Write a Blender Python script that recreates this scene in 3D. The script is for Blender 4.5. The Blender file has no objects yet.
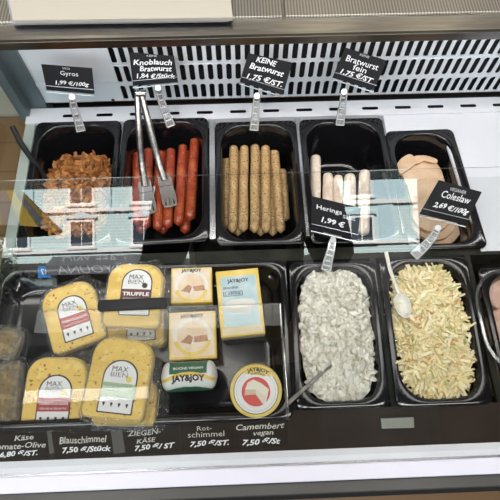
import bpy, bmesh, math, random
from mathutils import Vector, Matrix, noise, Euler
random.seed(7)
PI = math.pi
scn = bpy.context.scene
COL = scn.collection
ZR = 0.90                       # height of the pan rims above the floor
# ------------------------------------------------------------------ camera
F, PITCH, YAW, ROLL, HC = 497.76, math.radians(65.872), math.radians(2.88), math.radians(0.841), 0.7734
CAM = Vector((0, 0, ZR + HC))
fw = Vector((math.sin(YAW)*math.cos(PITCH), math.cos(YAW)*math.cos(PITCH), -math.sin(PITCH)))
rt0 = Vector((math.cos(YAW), -math.sin(YAW), 0)); up0 = rt0.cross(fw)
rt = math.cos(ROLL)*rt0 + math.sin(ROLL)*up0; up = -math.sin(ROLL)*rt0 + math.cos(ROLL)*up0
cd = bpy.data.cameras.new('camera'); cam = bpy.data.objects.new('camera', cd); COL.objects.link(cam)
cam.matrix_world = Matrix(((rt.x, up.x, -fw.x, CAM.x), (rt.y, up.y, -fw.y, CAM.y), (rt.z, up.z, -fw.z, CAM.z), (0, 0, 0, 1)))
cd.sensor_width = 36; cd.lens = 36*F/500; cd.clip_start = 0.01; cd.clip_end = 300
scn.camera = cam
def ray(x, y): return (fw + (x-250)/F*rt - (y-250)/F*up)
def P(x, y, dz=0.0):            # the point of the plane z = rim + dz that is seen at x, y
    d = ray(x, y); t = (ZR+dz-CAM.z)/d.z
    return CAM + t*d
def PP(x, y, p0, n):            # point on the plane through p0 with normal n
    d = ray(x, y); t = (p0-CAM).dot(n)/d.dot(n)
    return CAM + t*d
# ------------------------------------------------------------------ materials
def nt(name):
    m = bpy.data.materials.new(name); m.use_nodes = True
    return m, m.node_tree.nodes, m.node_tree.links
def mat(name, col, rough=0.5, metal=0.0, spec=0.5, col2=None, scale=40, lo=.4, hi=.6, detail=3, bump=0, bscale=None, bdist=.002,
        emit=0, sss=0, stretch=None, coat=0, ramp=None):
    m, n, l = nt(name)
    b = n['Principled BSDF']
    b.inputs['Base Color'].default_value = (*col, 1); b.inputs['Roughness'].default_value = rough
    b.inputs['Metallic'].default_value = metal; b.inputs['Specular IOR Level'].default_value = spec
    if coat: b.inputs['Coat Weight'].default_value = coat; b.inputs['Coat Roughness'].default_value = .08
    if sss:
        b.inputs['Subsurface Weight'].default_value = sss; b.inputs['Subsurface Radius'].default_value = (.01, .006, .004); b.inputs['Subsurface Scale'].default_value = .5
    if emit: b.inputs['Emission Color'].default_value = (*col, 1); b.inputs['Emission Strength'].default_value = emit
    tc = n.new('ShaderNodeTexCoord'); src = tc.outputs['Object']
    if stretch:
        mp = n.new('ShaderNodeMapping'); mp.inputs['Scale'].default_value = stretch; l.new(src, mp.inputs[0]); src = mp.outputs[0]
    if col2:
        t = n.new('ShaderNodeTexNoise'); t.inputs['Scale'].default_value = scale; t.inputs['Detail'].default_value = detail
        l.new(src, t.inputs['Vector'])
        r = n.new('ShaderNodeValToRGB'); r.color_ramp.elements[0].position = lo; r.color_ramp.elements[1].position = hi
        r.color_ramp.elements[0].color = (*col, 1); r.color_ramp.elements[1].color = (*col2, 1)
        l.new(t.outputs['Fac'], r.inputs[0]); l.new(r.outputs[0], b.inputs['Base Color'])
    if bump:
        t2 = n.new('ShaderNodeTexNoise'); t2.inputs['Scale'].default_value = bscale or scale; t2.inputs['Detail'].default_value = 4
        l.new(src, t2.inputs['Vector'])
        bp = n.new('ShaderNodeBump'); bp.inputs['Strength'].default_value = bump; bp.inputs['Distance'].default_value = bdist
        l.new(t2.outputs['Fac'], bp.inputs['Height']); l.new(bp.outputs[0], b.inputs['Normal'])
    return m
def specks(name, base, spots, rough=.45, bump=.3, bscale=300, gloss_coat=0):
    """base colour with several layers of speckles: (colour, noise scale, threshold, softness)"""
    m, n, l = nt(name); b = n['Principled BSDF']; b.inputs['Roughness'].default_value = rough
    if gloss_coat: b.inputs['Coat Weight'].default_value = gloss_coat; b.inputs['Coat Roughness'].default_value = .12
    tc = n.new('ShaderNodeTexCoord')
    rgb = n.new('ShaderNodeRGB'); rgb.outputs[0].default_value = (*base, 1); cur = rgb.outputs[0]
    for i, (c, sc, th, so) in enumerate(spots):
        mp = n.new('ShaderNodeMapping'); mp.inputs['Location'].default_value = (i*3.1, i*1.7, i*.9); l.new(tc.outputs['Object'], mp.inputs[0])
        t = n.new('ShaderNodeTexNoise'); t.inputs['Scale'].default_value = sc; t.inputs['Detail'].default_value = 1.5; l.new(mp.outputs[0], t.inputs['Vector'])
        r = n.new('ShaderNodeValToRGB'); r.color_ramp.elements[0].position = th; r.color_ramp.elements[1].position = th+so
        l.new(t.outputs['Fac'], r.inputs[0])
        mx = n.new('ShaderNodeMixRGB'); l.new(r.outputs[0], mx.inputs[0]); l.new(cur, mx.inputs[1]); mx.inputs[2].default_value = (*c, 1); cur = mx.outputs[0]
    l.new(cur, b.inputs['Base Color'])
    if bump:
        t2 = n.new('ShaderNodeTexNoise'); t2.inputs['Scale'].default_value = bscale; l.new(tc.outputs['Object'], t2.inputs['Vector'])
        bp = n.new('ShaderNodeBump'); bp.inputs['Strength'].default_value = bump; bp.inputs['Distance'].default_value = .001
        l.new(t2.outputs['Fac'], bp.inputs['Height']); l.new(bp.outputs[0], b.inputs['Normal'])
    return m
def clear(name, refl0=.05, refl1=.9, rough=.02, tint=(1, 1, 1), bump=0, bscale=60, bdist=.003, haze=0):
    """a thin clear pane or film: transparent, with a mirror coat that grows towards grazing"""
    m, n, l = nt(name); n.remove(n['Principled BSDF']); out = n['Material Output']
    tr = n.new('ShaderNodeBsdfTransparent'); tr.inputs[0].default_value = (*tint, 1)
    gl = n.new('ShaderNodeBsdfGlossy'); gl.inputs['Roughness'].default_value = rough
    fc = n.new('ShaderNodeLayerWeight'); fc.inputs['Blend'].default_value = .5
    lw = n.new('ShaderNodeMath'); lw.operation = 'POWER'; l.new(fc.outputs['Facing'], lw.inputs[0]); lw.inputs[1].default_value = 5
    mr = n.new('ShaderNodeMapRange'); mr.inputs['From Min'].default_value = 0; mr.inputs['From Max'].default_value = 1
    mr.inputs['To Min'].default_value = refl0; mr.inputs['To Max'].default_value = refl1
    l.new(lw.outputs[0], mr.inputs[0])
    mx = n.new('ShaderNodeMixShader'); l.new(mr.outputs[0], mx.inputs[0]); l.new(tr.outputs[0], mx.inputs[1]); l.new(gl.outputs[0], mx.inputs[2])
    sh = mx.outputs[0]
    if haze:
        df = n.new('ShaderNodeBsdfDiffuse'); df.inputs[0].default_value = (.9, .9, .92, 1)
        m2 = n.new('ShaderNodeMixShader'); m2.inputs[0].default_value = haze; l.new(sh, m2.inputs[1]); l.new(df.outputs[0], m2.inputs[2]); sh = m2.outputs[0]
    if bump:
        tc = n.new('ShaderNodeTexCoord'); t = n.new('ShaderNodeTexNoise'); t.inputs['Scale'].default_value = bscale; t.inputs['Detail'].default_value = 3
        l.new(tc.outputs['Object'], t.inputs['Vector']); bp = n.new('ShaderNodeBump'); bp.inputs['Strength'].default_value = bump; bp.inputs['Distance'].default_value = bdist
        l.new(t.outputs['Fac'], bp.inputs['Height']); l.new(bp.outputs[0], gl.inputs['Normal'])
    l.new(sh, out.inputs[0])
    return m
def tinted(name, c0, c1, c2=None, rough=.5, bump=.3, bscale=300, sss=0, coat=0):
    """colour picked piece by piece from the 'tint' attribute"""
    m, n, l = nt(name); b = n['Principled BSDF']; b.inputs['Roughness'].default_value = rough
    if coat: b.inputs['Coat Weight'].default_value = coat; b.inputs['Coat Roughness'].default_value = .2
    at = n.new('ShaderNodeAttribute'); at.attribute_name = 'tint'
    r = n.new('ShaderNodeValToRGB'); e = r.color_ramp.elements; e[0].color = (*c0, 1); e[1].color = (*(c2 or c1), 1); e[0].position = .0; e[1].position = 1
    if c2: k = e.new(.55); k.color = (*c1, 1)
    l.new(at.outputs['Fac'], r.inputs[0]); l.new(r.outputs[0], b.inputs['Base Color'])
    if bump:
        tc = n.new('ShaderNodeTexCoord'); t2 = n.new('ShaderNodeTexNoise'); t2.inputs['Scale'].default_value = bscale; l.new(tc.outputs['Object'], t2.inputs['Vector'])
        bp = n.new('ShaderNodeBump'); bp.inputs['Strength'].default_value = bump; bp.inputs['Distance'].default_value = .001
        l.new(t2.outputs['Fac'], bp.inputs['Height']); l.new(bp.outputs[0], b.inputs['Normal'])
    return m
def wavy(name, c0, c1, scale, axis='X', rough=.3, metal=0, dist=0, nz=None, profile='SIN'):
    m, n, l = nt(name); b = n['Principled BSDF']; b.inputs['Roughness'].default_value = rough; b.inputs['Metallic'].default_value = metal
    tc = n.new('ShaderNodeTexCoord'); w = n.new('ShaderNodeTexWave'); w.bands_direction = axis; w.wave_profile = profile
    w.inputs['Scale'].default_value = scale; w.inputs['Distortion'].default_value = dist
    l.new(tc.outputs['Object'], w.inputs['Vector'])
    r = n.new('ShaderNodeValToRGB'); r.color_ramp.elements[0].color = (*c0, 1); r.color_ramp.elements[1].color = (*c1, 1)
    r.color_ramp.elements[0].position = .3; r.color_ramp.elements[1].position = .7
    l.new(w.outputs['Fac'], r.inputs[0]); l.new(r.outputs[0], b.inputs['Base Color'])
    return m
M = {}
M['pan'] = mat('black_polycarbonate', (.006, .006, .007), .12, spec=.6)
M['white_metal'] = mat('white_enamel_sheet', (.60, .62, .66), .4, spec=.3, col2=(.57, .59, .63), scale=6)
M['panel'] = mat('pale_grey_enamel', (.74, .77, .82), .38, col2=(.70, .73, .78), scale=5)
M['dark_void'] = mat('dark_void', (.012, .012, .014), .8)
M['well'] = mat('dark_well_steel', (.014, .015, .011), .6, spec=.08, col2=(.026, .027, .021), scale=20)
M['steel'] = mat('brushed_steel', (.50, .48, .45), .30, metal=1, col2=(.62, .60, .56), scale=18, stretch=(1, 14, 14), bump=.05)
M['steel_lip_dark'] = mat('darkened_lip_steel', (.11, .105, .10), .3, metal=1, col2=(.17, .165, .15), scale=9, stretch=(1, 20, 20))  # steel darkened in colour to stand for the dark the lip reflects
M['chrome'] = mat('polished_steel', (.72, .71, .70), .14, metal=1)
M['tool_steel'] = mat('tool_steel', (.24, .23, .22), .3, metal=1, col2=(.15, .145, .14), scale=60, stretch=(1, 1, 6))
M['bar'] = mat('pan_support_steel', (.62, .63, .65), .25, metal=.9)
M['flute_shading'] = wavy('flute_striped_steel', (.30, .28, .25), (.55, .52, .46), 88, 'X', .32, .75)  # stripes paint the light and shade of flutes on a flat plate
M['rail'] = mat('brown_ticket_rail', (.030, .020, .0145), .35, spec=.25, col2=(.038, .026, .019), scale=14)
M['ticket'] = mat('brown_ticket_card', (.024, .016, .011), .5, spec=.2)
M['sill'] = mat('white_front_sill', (.86, .87, .93), .3, col2=(.80, .81, .88), scale=4)
M['sill_lilac'] = mat('lower_white_front_sill', (.80, .80, .92), .3)
M['frame_grey'] = mat('blue_grey_frame', (.09, .12, .135), .35, col2=(.12, .15, .165), scale=6)
M['deck_edge'] = mat('grey_green_deck_edge', (.34, .39, .36), .35, col2=(.28, .33, .30), scale=16)
M['black_card'] = mat('black_price_card', (.010, .010, .013), .6, spec=.2)
M['chalk'] = mat('white_chalk_ink', (.85, .86, .88), .8)
M['chalk_dim'] = mat('printed_grey_ink', (.55, .56, .58), .8)
M['clear_plastic'] = clear('clear_clip_plastic', .0, .3, .25, (.90, .91, .93))
M['web'] = clear('clip_web_plastic', .05, .6, .2, (.8, .82, .85), haze=.22)
M['front_glass'] = clear('front_glass', .13, .95, .0, (.97, .985, .98))
M['side_glass'] = clear('side_glass', .02, .35, .01, (.86, .92, .90))
M['lid'] = clear('clear_acrylic_lid', .014, .9, .02, (.98, .98, .98))
M['lid_edge'] = clear('clear_acrylic_edge', .25, 1, .08, (.9, .92, .92), haze=.05)
M['film'] = clear('crinkled_plastic_film', .12, 1, .12, (.92, .93, .93), bump=1, bscale=95, bdist=.02, haze=.045)
M['film_tight'] = clear('tight_plastic_film', .035, .8, .06, (.99, .99, .99), bump=.5, bscale=40, bdist=.01)
M['black_plastic'] = mat('black_plastic', (.008, .008, .009), .5, spec=.25)
M['paper'] = mat('cream_paper', (.56, .52, .45), .9, spec=.1, col2=(.54, .50, .435), scale=3)
M['paper2'] = mat('lilac_grey_paper', (.40, .38, .45), .8)
M['sausage_red'] = specks('red_sausage_skin', (.33, .045, .018), [((.44, .10, .03), 60, .5, .2), ((.60, .24, .06), 260, .62, .08), ((.16, .015, .010), 120, .62, .12)], .28, .5, 160, .5)
M['sausage_herb'] = specks('herb_sausage_skin', (.48, .31, .14), [((.36, .22, .09), 45, .5, .2), ((.62, .45, .24), 150, .58, .1), ((.05, .042, .018), 330, .60, .04)], .42, .5, 220, .15)
M['sausage_white'] = specks('white_sausage_skin', (.78, .66, .54), [((.70, .56, .44), 50, .5, .2), ((.86, .78, .68), 120, .55, .15)], .35, .3, 150, .2)
M['slice'] = specks('beige_cold_cut', (.62, .43, .28), [((.67, .49, .33), 40, .45, .2), ((.48, .31, .18), 200, .64, .06)], .5, .3, 250)
M['slice_edge'] = specks('browned_cold_cut_edge', (.44, .25, .12), [((.58, .36, .20), 70, .5, .2)], .5, .3, 250)
M['gyros'] = tinted('fried_gyros_strips', (.06, .016, .003), (.29, .10, .018), (.52, .25, .07), .65, .6, 260, coat=0)
M['slaw'] = tinted('coleslaw_shreds', (.66, .52, .20), (.86, .75, .44), (.94, .88, .66), .4, .25, 200, coat=.3)
M['carrot'] = mat('carrot_shred', (.62, .36, .14), .4)
M['slaw_green'] = mat('green_cabbage_shred', (.50, .52, .20), .4)
M['cream'] = specks('creamy_salad_dressing', (.70, .68, .60), [((.58, .57, .48), 70, .52, .15), ((.80, .78, .71), 140, .5, .15), ((.30, .32, .20), 300, .64, .06)], .38, .6, 220, .3)
M['herring'] = tinted('herring_and_gherkin_bits', (.40, .38, .26), (.72, .69, .59), (.84, .81, .72), .35, .6, 200, coat=.3)
M['ink_black'] = mat('black_print', (.02, .02, .022), .5)
M['label_white'] = mat('white_label_paper', (.80, .80, .80), .45)
# ------------------------------------------------------------------ mesh building
class MB:
    def __init__(s): s.v = []; s.f = []; s.mi = []; s.t = []
    def add(s, vs, fs, mi=0, tint=0.5):
        o = len(s.v); s.v += [Vector(v) for v in vs]; s.f += [tuple(i+o for i in f) for f in fs]; s.mi += [mi]*len(fs); s.t += [tint]*len(vs)
        return s
    def box(s, a, b, mi=0):
        x0, y0, z0 = a; x1, y1, z1 = b
        return s.add([(x0,y0,z0),(x1,y0,z0),(x1,y1,z0),(x0,y1,z0),(x0,y0,z1),(x1,y0,z1),(x1,y1,z1),(x0,y1,z1)],
                     [(3,2,1,0),(4,5,6,7),(0,1,5,4),(1,2,6,5),(2,3,7,6),(3,0,4,7)], mi)
    def hexa(s, bot, top, mi=0):       # any eight-cornered block from two quads
        return s.add(list(bot)+list(top), [(3,2,1,0),(4,5,6,7),(0,1,5,4),(1,2,6,5),(2,3,7,6),(3,0,4,7)], mi)
    def quad(s, q, mi=0): return s.add(q, [(0,1,2,3)], mi)
    def prism(s, outline, z0, z1, mi=0, top_mi=None, bev=0.0):
        n = len(outline); o = [Vector((p[0], p[1], 0)) for p in outline]
        c = sum(o, Vector())/n
        def ins(k): return [c + (p-c)*(1-k/max((p-c).length, 1e-6)) for p in o]
        rings = [(ins(bev), z0), (o, z0+bev), (o, z1-bev), (ins(bev), z1)] if bev else [(o, z0), (o, z1)]
        vs = [(p.x, p.y, z) for r, z in rings for p in r]; fs = []
        for k in range(len(rings)-1):
            for i in range(n):
                j = (i+1) % n; fs.append((k*n+i, k*n+j, (k+1)*n+j, (k+1)*n+i))
        s.add(vs, fs, mi)
        b = len(s.v)-len(vs); L = (len(rings)-1)*n
        s.f.append(tuple(b+i for i in reversed(range(n)))); s.mi.append(mi)
        s.f.append(tuple(b+L+i for i in range(n))); s.mi.append(mi if top_mi is None else top_mi)
        return s
    def loft(s, rings, mi=0, cap0=False, cap1=False, closed=True):
        n = len(rings[0]); vs = [v for r in rings for v in r]; fs = []
        for k in range(len(rings)-1):
            for i in range(n if closed else n-1):
                j = (i+1) % n; fs.append((k*n+i, k*n+j, (k+1)*n+j, (k+1)*n+i))
        if cap0: fs.append(tuple(reversed(range(n))))
        if cap1: fs.append(tuple((len(rings)-1)*n+i for i in range(n)))
        return s.add(vs, fs, mi)
    def tube(s, pts, rad, n=10, mi=0, flat=1.0, cap=True):
        pts = [Vector(p) for p in pts]; rs = rad if isinstance(rad, (list, tuple)) else [rad]*len(pts)
        rings = []; ref = None
        for i, p in enumerate(pts):
            d = (pts[min(i+1, len(pts)-1)]-pts[max(i-1, 0)]).normalized()
            if ref is None:
                ref = Vector((0, 0, 1)) if abs(d.z) < .9 else Vector((0, 1, 0))
            a = d.cross(ref).normalized(); b = a.cross(d).normalized(); ref = b
            rings.append([p + rs[i]*(math.cos(2*PI*k/n)*a + flat*math.sin(2*PI*k/n)*b) for k in range(n)])
        return s.loft(rings, mi, cap, cap)
    def ribbon(s, pts, ws, th, mi=0, upv=(0, 0, 1), tint=.5):   # flat bar along pts
        pts = [Vector(p) for p in pts]; ws = ws if isinstance(ws, (list, tuple)) else [ws]*len(pts); rings = []
        for i, p in enumerate(pts):
            d = (pts[min(i+1, len(pts)-1)]-pts[max(i-1, 0)]).normalized(); a = d.cross(Vector(upv)).normalized(); b = a.cross(d).normalized()
            rings.append([p-a*ws[i]/2-b*th/2, p+a*ws[i]/2-b*th/2, p+a*ws[i]/2+b*th/2, p-a*ws[i]/2+b*th/2])
        s.loft(rings, mi, True, True); s.t[-4*len(pts):] = [tint]*(4*len(pts))
        return s
    def build(s, name, mats, parent=None, smooth=False, loc=None, M4=None, bevel=0, tint=False, angle=40):
        me = bpy.data.meshes.new(name)
        vs = s.v
        me.from_pydata([tuple(v) for v in vs], [], s.f)
        if not isinstance(mats, (list, tuple)): mats = [mats]
        for m in mats: me.materials.append(m)
        for p, i in zip(me.polygons, s.mi): p.material_index = i
        bm = bmesh.new(); bm.from_mesh(me); bmesh.ops.recalc_face_normals(bm, faces=bm.faces); bm.to_mesh(me); bm.free()
        if tint:
            at = me.attributes.new('tint', 'FLOAT', 'POINT')
            for i, t in enumerate(s.t): at.data[i].value = t
        if smooth:
            me.shade_smooth()
            if angle < 180: me.set_sharp_from_angle(angle=math.radians(angle))
        o = bpy.data.objects.new(name, me); COL.objects.link(o)
        if M4 is not None: o.matrix_world = M4
        if loc is not None: o.location = loc
        if parent is not None: o.parent = parent
        if bevel:
            b = o.modifiers.new('bevel', 'BEVEL'); b.width = bevel; b.segments = 2; b.limit_method = 'ANGLE'
        return o
def rrect(x0, y0, x1, y1, r, n=6):
    """counter-clockwise rounded rectangle; r = one radius or (bottom-left, bottom-right, top-right, top-left)"""
    r = r if isinstance(r, (list, tuple)) else (r,)*4; out = []
    for (cx, cy, a0, rr) in ((x0+r[0], y0+r[0], PI, r[0]), (x1-r[1], y0+r[1], 1.5*PI, r[1]), (x1-r[2], y1-r[2], 0, r[2]), (x0+r[3], y1-r[3], .5*PI, r[3])):
        for k in range(n+1):
            a = a0 + .5*PI*k/n; out.append((cx+rr*math.cos(a), cy+rr*math.sin(a)))
    return out
def empty(name, loc, label=None, cat=None, group=None, rot=(0, 0, 0)):
    o = bpy.data.objects.new(name, None); COL.objects.link(o); o.location = loc; o.rotation_euler = rot; o.empty_display_size = .02
    if label: tag(o, label, cat, group)
    return o
def tag(o, label=None, cat=None, group=None, kind=None):
    if label: o['label'] = label
    if cat: o['category'] = cat
    if group: o['group'] = group
    if kind: o['kind'] = kind
    return o
# lettering: outline text turned into mesh, fitted into a box of a plane
def text_mesh(mb, s, org, u, v, x, y, w, h, mi=0, lift=.0006, bold=0.0, hand=0.0, align='C', shear=0.0, ext=0.0):
    """s set inside the box centred at (x, y), at most w wide and h tall, measured along the unit vectors u, v from org"""
    cu = bpy.data.curves.new('t', 'FONT'); cu.body = s; cu.resolution_u = 2; cu.offset = bold; cu.shear = shear
    ob = bpy.data.objects.new('t', cu); COL.objects.link(ob)
    dg = bpy.context.evaluated_depsgraph_get(); me = bpy.data.meshes.new_from_object(ob.evaluated_get(dg))
    xs = [p.co.x for p in me.vertices]; ys = [p.co.y for p in me.vertices]
    n = u.cross(v).normalized()
    if xs:
        x0, x1, y0, y1 = min(xs), max(xs), min(ys), max(ys)
        sx = w/(x1-x0); sy = h/(y1-y0)
        k = min(sx, sy*1.35); sy = min(sy, k*1.25)
        vs = []
        for p in me.vertices:
            a = (p.co.x-(x0+x1)/2)*k; b = (p.co.y-(y0+y1)/2)*sy
            if hand:
                b += hand*h*math.sin(p.co.x*2.1+len(s)) ; a += hand*h*.5*math.sin(p.co.y*5+p.co.x)
            vs.append(org + u*(x+a) + v*(y+b) + n*lift)
        mb.add(vs, [tuple(f.vertices) for f in me.polygons], mi)
    bpy.data.objects.remove(ob); bpy.data.curves.remove(cu); bpy.data.meshes.remove(me)
# ------------------------------------------------------------------ display case
CX0, CX1 = -.405, .95
case = empty('display_case', (0.27, .35, 0), 'refrigerated glass-fronted deli counter with white slotted back panel and steel top', 'display case')
def cpart(mb, name, m, **k):
    o = mb.build(name, m, **k); o.parent = case; o.matrix_parent_inverse = Matrix.Translation(-Vector((0.27, .35, 0))); return o
R_ = lambda z: ZR+z
# lower body and well
mb = MB(); mb.box((CX0-.03, .0, 0.0), (CX1, .76, R_(-.24))); cpart(mb, 'lower_body', M['dark_void'])
YB = .672                                   # plane of the slotted panel
mb = MB(); mb.box((CX0, .06, R_(-.22)), (CX1, .66, R_(-.20))); cpart(mb, 'well_floor', M['well'])
for q0, q1 in (((CX0, .64, R_(-.20)), (CX1, .655, R_(-.031))), ((CX0, .06, R_(-.20)), (CX0+.004, .64, R_(-.021))), ((CX0, .055, R_(-.20)), (CX1, .068, R_(-.02)))):
    mb = MB(); mb.box(q0, q1); cpart(mb, 'well_side', M['dark_void'])
# back ledge with slots (real openings)
def slotted(x0, x1, y0, y1, slots, flip=None):
    """a rectangle in 2d with rectangular-ish slots cut out: returns vertices and faces, slots sorted in rows that share y limits"""
    vs, fs = [], []
    def q(a, b, c, d):
        o = len(vs); vs.extend([(a, b), (c, b), (c, d), (a, d)]); fs.append((o, o+1, o+2, o+3))
    rows = sorted(set((s[1], s[3]) for s in slots)); y = y0
    for (a, b) in rows:
        q(x0, y, x1, a); x = x0
        for s in sorted([s for s in slots if (s[1], s[3]) == (a, b)]):
            q(x, a, s[0], b); x = s[2]
            w = s[2]-s[0]; r = min(w, b-a)/2; n = 6
            # round the four corners of the opening
            for cx, cy, a0, kx, ky in ((s[0]+r, a+r, PI, s[0], a), (s[2]-r, a+r, 1.5*PI, s[2], a), (s[2]-r, b-r, 0, s[2], b), (s[0]+r, b-r, .5*PI, s[0], b)):
                o = len(vs); vs.append((kx, ky))
                for k in range(n+1):
                    t = a0+.5*PI*k/n; vs.append((cx+r*math.cos(t), cy+r*math.sin(t)))
                for k in range(n): fs.append((o, o+k+2, o+k+1))
        q(x, a, x1, b); y = b
    q(x0, y, x1, y1)
    return vs, fs
sl = []
x = -.335
while x < .9:
    sl.append((x, .6405, x+.032, .6475)); x += .0648
vs, fs = slotted(CX0, CX1, .628, .664, sl)
mb = MB(); mb.add([(a, b, R_(-.003)) for a, b in vs], fs)
mb.quad([(CX0, .628, R_(-.003)), (CX1, .628, R_(-.003)), (CX1, .628, R_(-.03)), (CX0, .628, R_(-.03))])
cpart(mb, 'rear_ledge', M['white_metal'])
mb = MB(); mb.box((CX0, .630, R_(-.04)), (CX1, .70, R_(-.03))); cpart(mb, 'ledge_underside', M['dark_void'])
# slotted back panel : three rows of upright slots
def zof(yv, xv=250): return PP(xv, yv, Vector((0, YB, 0)), Vector((0, 1, 0))).z
rowsz = [(zof(96), zof(82)), (zof(78.5), zof(62.5)), (zof(60), zof(43))]
sl = []
x = -.216
while x < .9:
    for a, b in rowsz: sl.append((x, a, x+.0098, b))
    x += .0168
ZT = R_(.24)
vs, fs = slotted(-.372, CX1, R_(.004), ZT, sl)
mb = MB(); mb.add([(a, YB, b) for a, b in vs], fs)
o = cpart(mb, 'back_panel', M['panel']); so = o.modifiers.new('t', 'SOLIDIFY'); so.thickness = .0015
mb = MB(); mb.box((CX0, YB+.03, R_(-.03)), (CX1, YB+.04, ZT)); cpart(mb, 'duct_backing', M['dark_void'])
mb = MB(); mb.box((CX0-.012, YB-.006, R_(-.03)), (-.368, YB+.03, R_(.36)))
mb.box((CX0-.012, .645, R_(-.02)), (CX0+.006, YB, R_(.36)))
cpart(mb, 'rear_post', M['frame_grey'])
# round hole and screw on the panel
mb = MB()
for (px, py, r) in ((113, 100, .0035),):
    c = PP(px, py, Vector((0, YB-.002, 0)), Vector((0, 1, 0)))
    mb.add([c]+[c+Vector((r*math.cos(2*PI*k/14), 0, r*math.sin(2*PI*k/14))) for k in range(14)], [(0, 1+k, 1+(k+1) % 14) for k in range(14)])
cpart(mb, 'panel_hole', M['dark_void'])
# deck plate at the right and grey-green strip at the left
yr = .333
mb = MB(); mb.hexa([(.415, yr, R_(-.012)), (CX1, yr, R_(-.012)), (CX1, .628, R_(-.012)), (.395, .628, R_(-.012))],
                   [(.415, yr, R_(-.007)), (CX1, yr, R_(-.007)), (CX1, .628, R_(-.007)), (.395, .628, R_(-.007))])
mb.box((.2815, .5865, R_(-.012)), (.42, .628, R_(-.0072)))
cpart(mb, 'deck_plate', M['white_metal'])
mb = MB(); mb.box((CX0, .349, R_(-.02)), (-.386, .628, R_(-.006))); cpart(mb, 'deck_edge_strip', M['deck_edge'])
for x in (-.214, -.0462, .120, .284):
    mb = MB(); mb.box((x-.005, .372, R_(-.018)), (x+.005, .628, R_(-.0066))); cpart(mb, 'support_bar', M['bar'])
mb = MB(); mb.box((CX0, .327, R_(-.05)), (CX1, .349, R_(-.0075))); cpart(mb, 'middle_bar', M['well'])
for x in (.073, .226, .389):
    mb = MB(); mb.box((x-.005, .08, R_(-.016)), (x+.005, .329, R_(-.0076))); cpart(mb, 'support_bar', M['well'])
# brown ticket rail, white sill, lower steel
def yat(py, dz, px=250): return P(px, py, dz).y
yra = yat(412, -.006); yrb = yat(452, -.03)
mb = MB(); mb.hexa([(CX0, yra, R_(-.012)), (CX1, yra, R_(-.012)), (CX1, yrb, R_(-.036)), (CX0, yrb, R_(-.036))],
                   [(CX0, yra, R_(-.0066)), (CX1, yra, R_(-.0066)), (CX1, yrb, R_(-.030)), (CX0, yrb, R_(-.030))][0:4])
cpart(mb, 'ticket_rail', M['rail'])
RA = Vector((0, yra, R_(-.0066))); RB = Vector((0, yrb, R_(-.030))); RV = (RA-RB).normalized(); RN = Vector((1, 0, 0)).cross(RV).normalized()
y1 = yat(450, -.03); y2 = yat(464.5, -.03); y3 = yat(467, -.03); y4 = yat(484, -.034)
mb = MB(); mb.box((CX0, y2, R_(-.06)), (CX1, yrb+.001, R_(-.0302))); cpart(mb, 'upper_sill', M['sill'], bevel=.0015)
mb = MB(); mb.box((CX0, y3, R_(-.06)), (CX1, y2, R_(-.036))); cpart(mb, 'sill_groove', M['bar'])
mb = MB(); mb.box((CX0, y4, R_(-.06)), (CX1, y3, R_(-.0315))); cpart(mb, 'lower_sill', M['sill_lilac'], bevel=.002)
y5 = yat(497, -.05)
mb = MB(); mb.box((CX0-.03, y5, R_(-.10)), (CX1, y4, R_(-.046))); cpart(mb, 'steel_kick_strip', mat('grey_kick_strip', (.045, .044, .040), .4, col2=(.06, .058, .054), scale=5), bevel=.002)
mb = MB(); mb.box((CX0-.03, y5-.008, R_(-.24)), (CX1, y4+.02, R_(-.1001))); cpart(mb, 'front_fascia', M['dark_void'])
# front glass pane, leaning back
TG = math.radians(55.3)
gb = Vector((0, (y2+y3)/2, R_(-.034))); gd = Vector((0, math.cos(TG), math.sin(TG))); gn = Vector((0, -math.sin(TG), math.cos(TG)))
gt = PP(210, 184.5, gb, gn); sg = (gt-gb).dot(gd); gt2 = PP(210, 175, gb, gn); sg2 = (gt2-gb).dot(gd)
a = gb; b = gb+gd*sg; c2 = gb+gd*sg2
mb = MB(); mb.quad([(CX0, a.y, a.z), (CX1, a.y, a.z), (CX1, b.y, b.z), (CX0, b.y, b.z)]); cpart(mb, 'front_glass', M['front_glass'])
mb = MB(); mb.quad([(CX0, b.y, b.z), (CX1, b.y, b.z), (CX1, c2.y, c2.z), (CX0, c2.y, c2.z)])
cpart(mb, 'glass_edge_strip', clear('glass_edge_strip', .01, .6, .1, (.96, .97, .97)))
mb = MB(); mb.tube([(CX0, c2.y, c2.z), (CX1, c2.y, c2.z)], .0004, 6); cpart(mb, 'glass_edge', M['lid_edge'])
# side glass at the left
SH = .36
ysf = P(250, 45, SH-.016).y
mb = MB(); mb.add([(CX0-.006, a.y, a.z), (CX0-.006, b.y, b.z), (CX0-.006, ysf, R_(SH)), (CX0-.006, YB, R_(SH)), (CX0-.006, YB, R_(-.02)), (CX0-.006, a.y+.05, R_(-.02))], [(0, 1, 2, 3, 4, 5)])
cpart(mb, 'side_glass', M['side_glass'])
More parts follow.
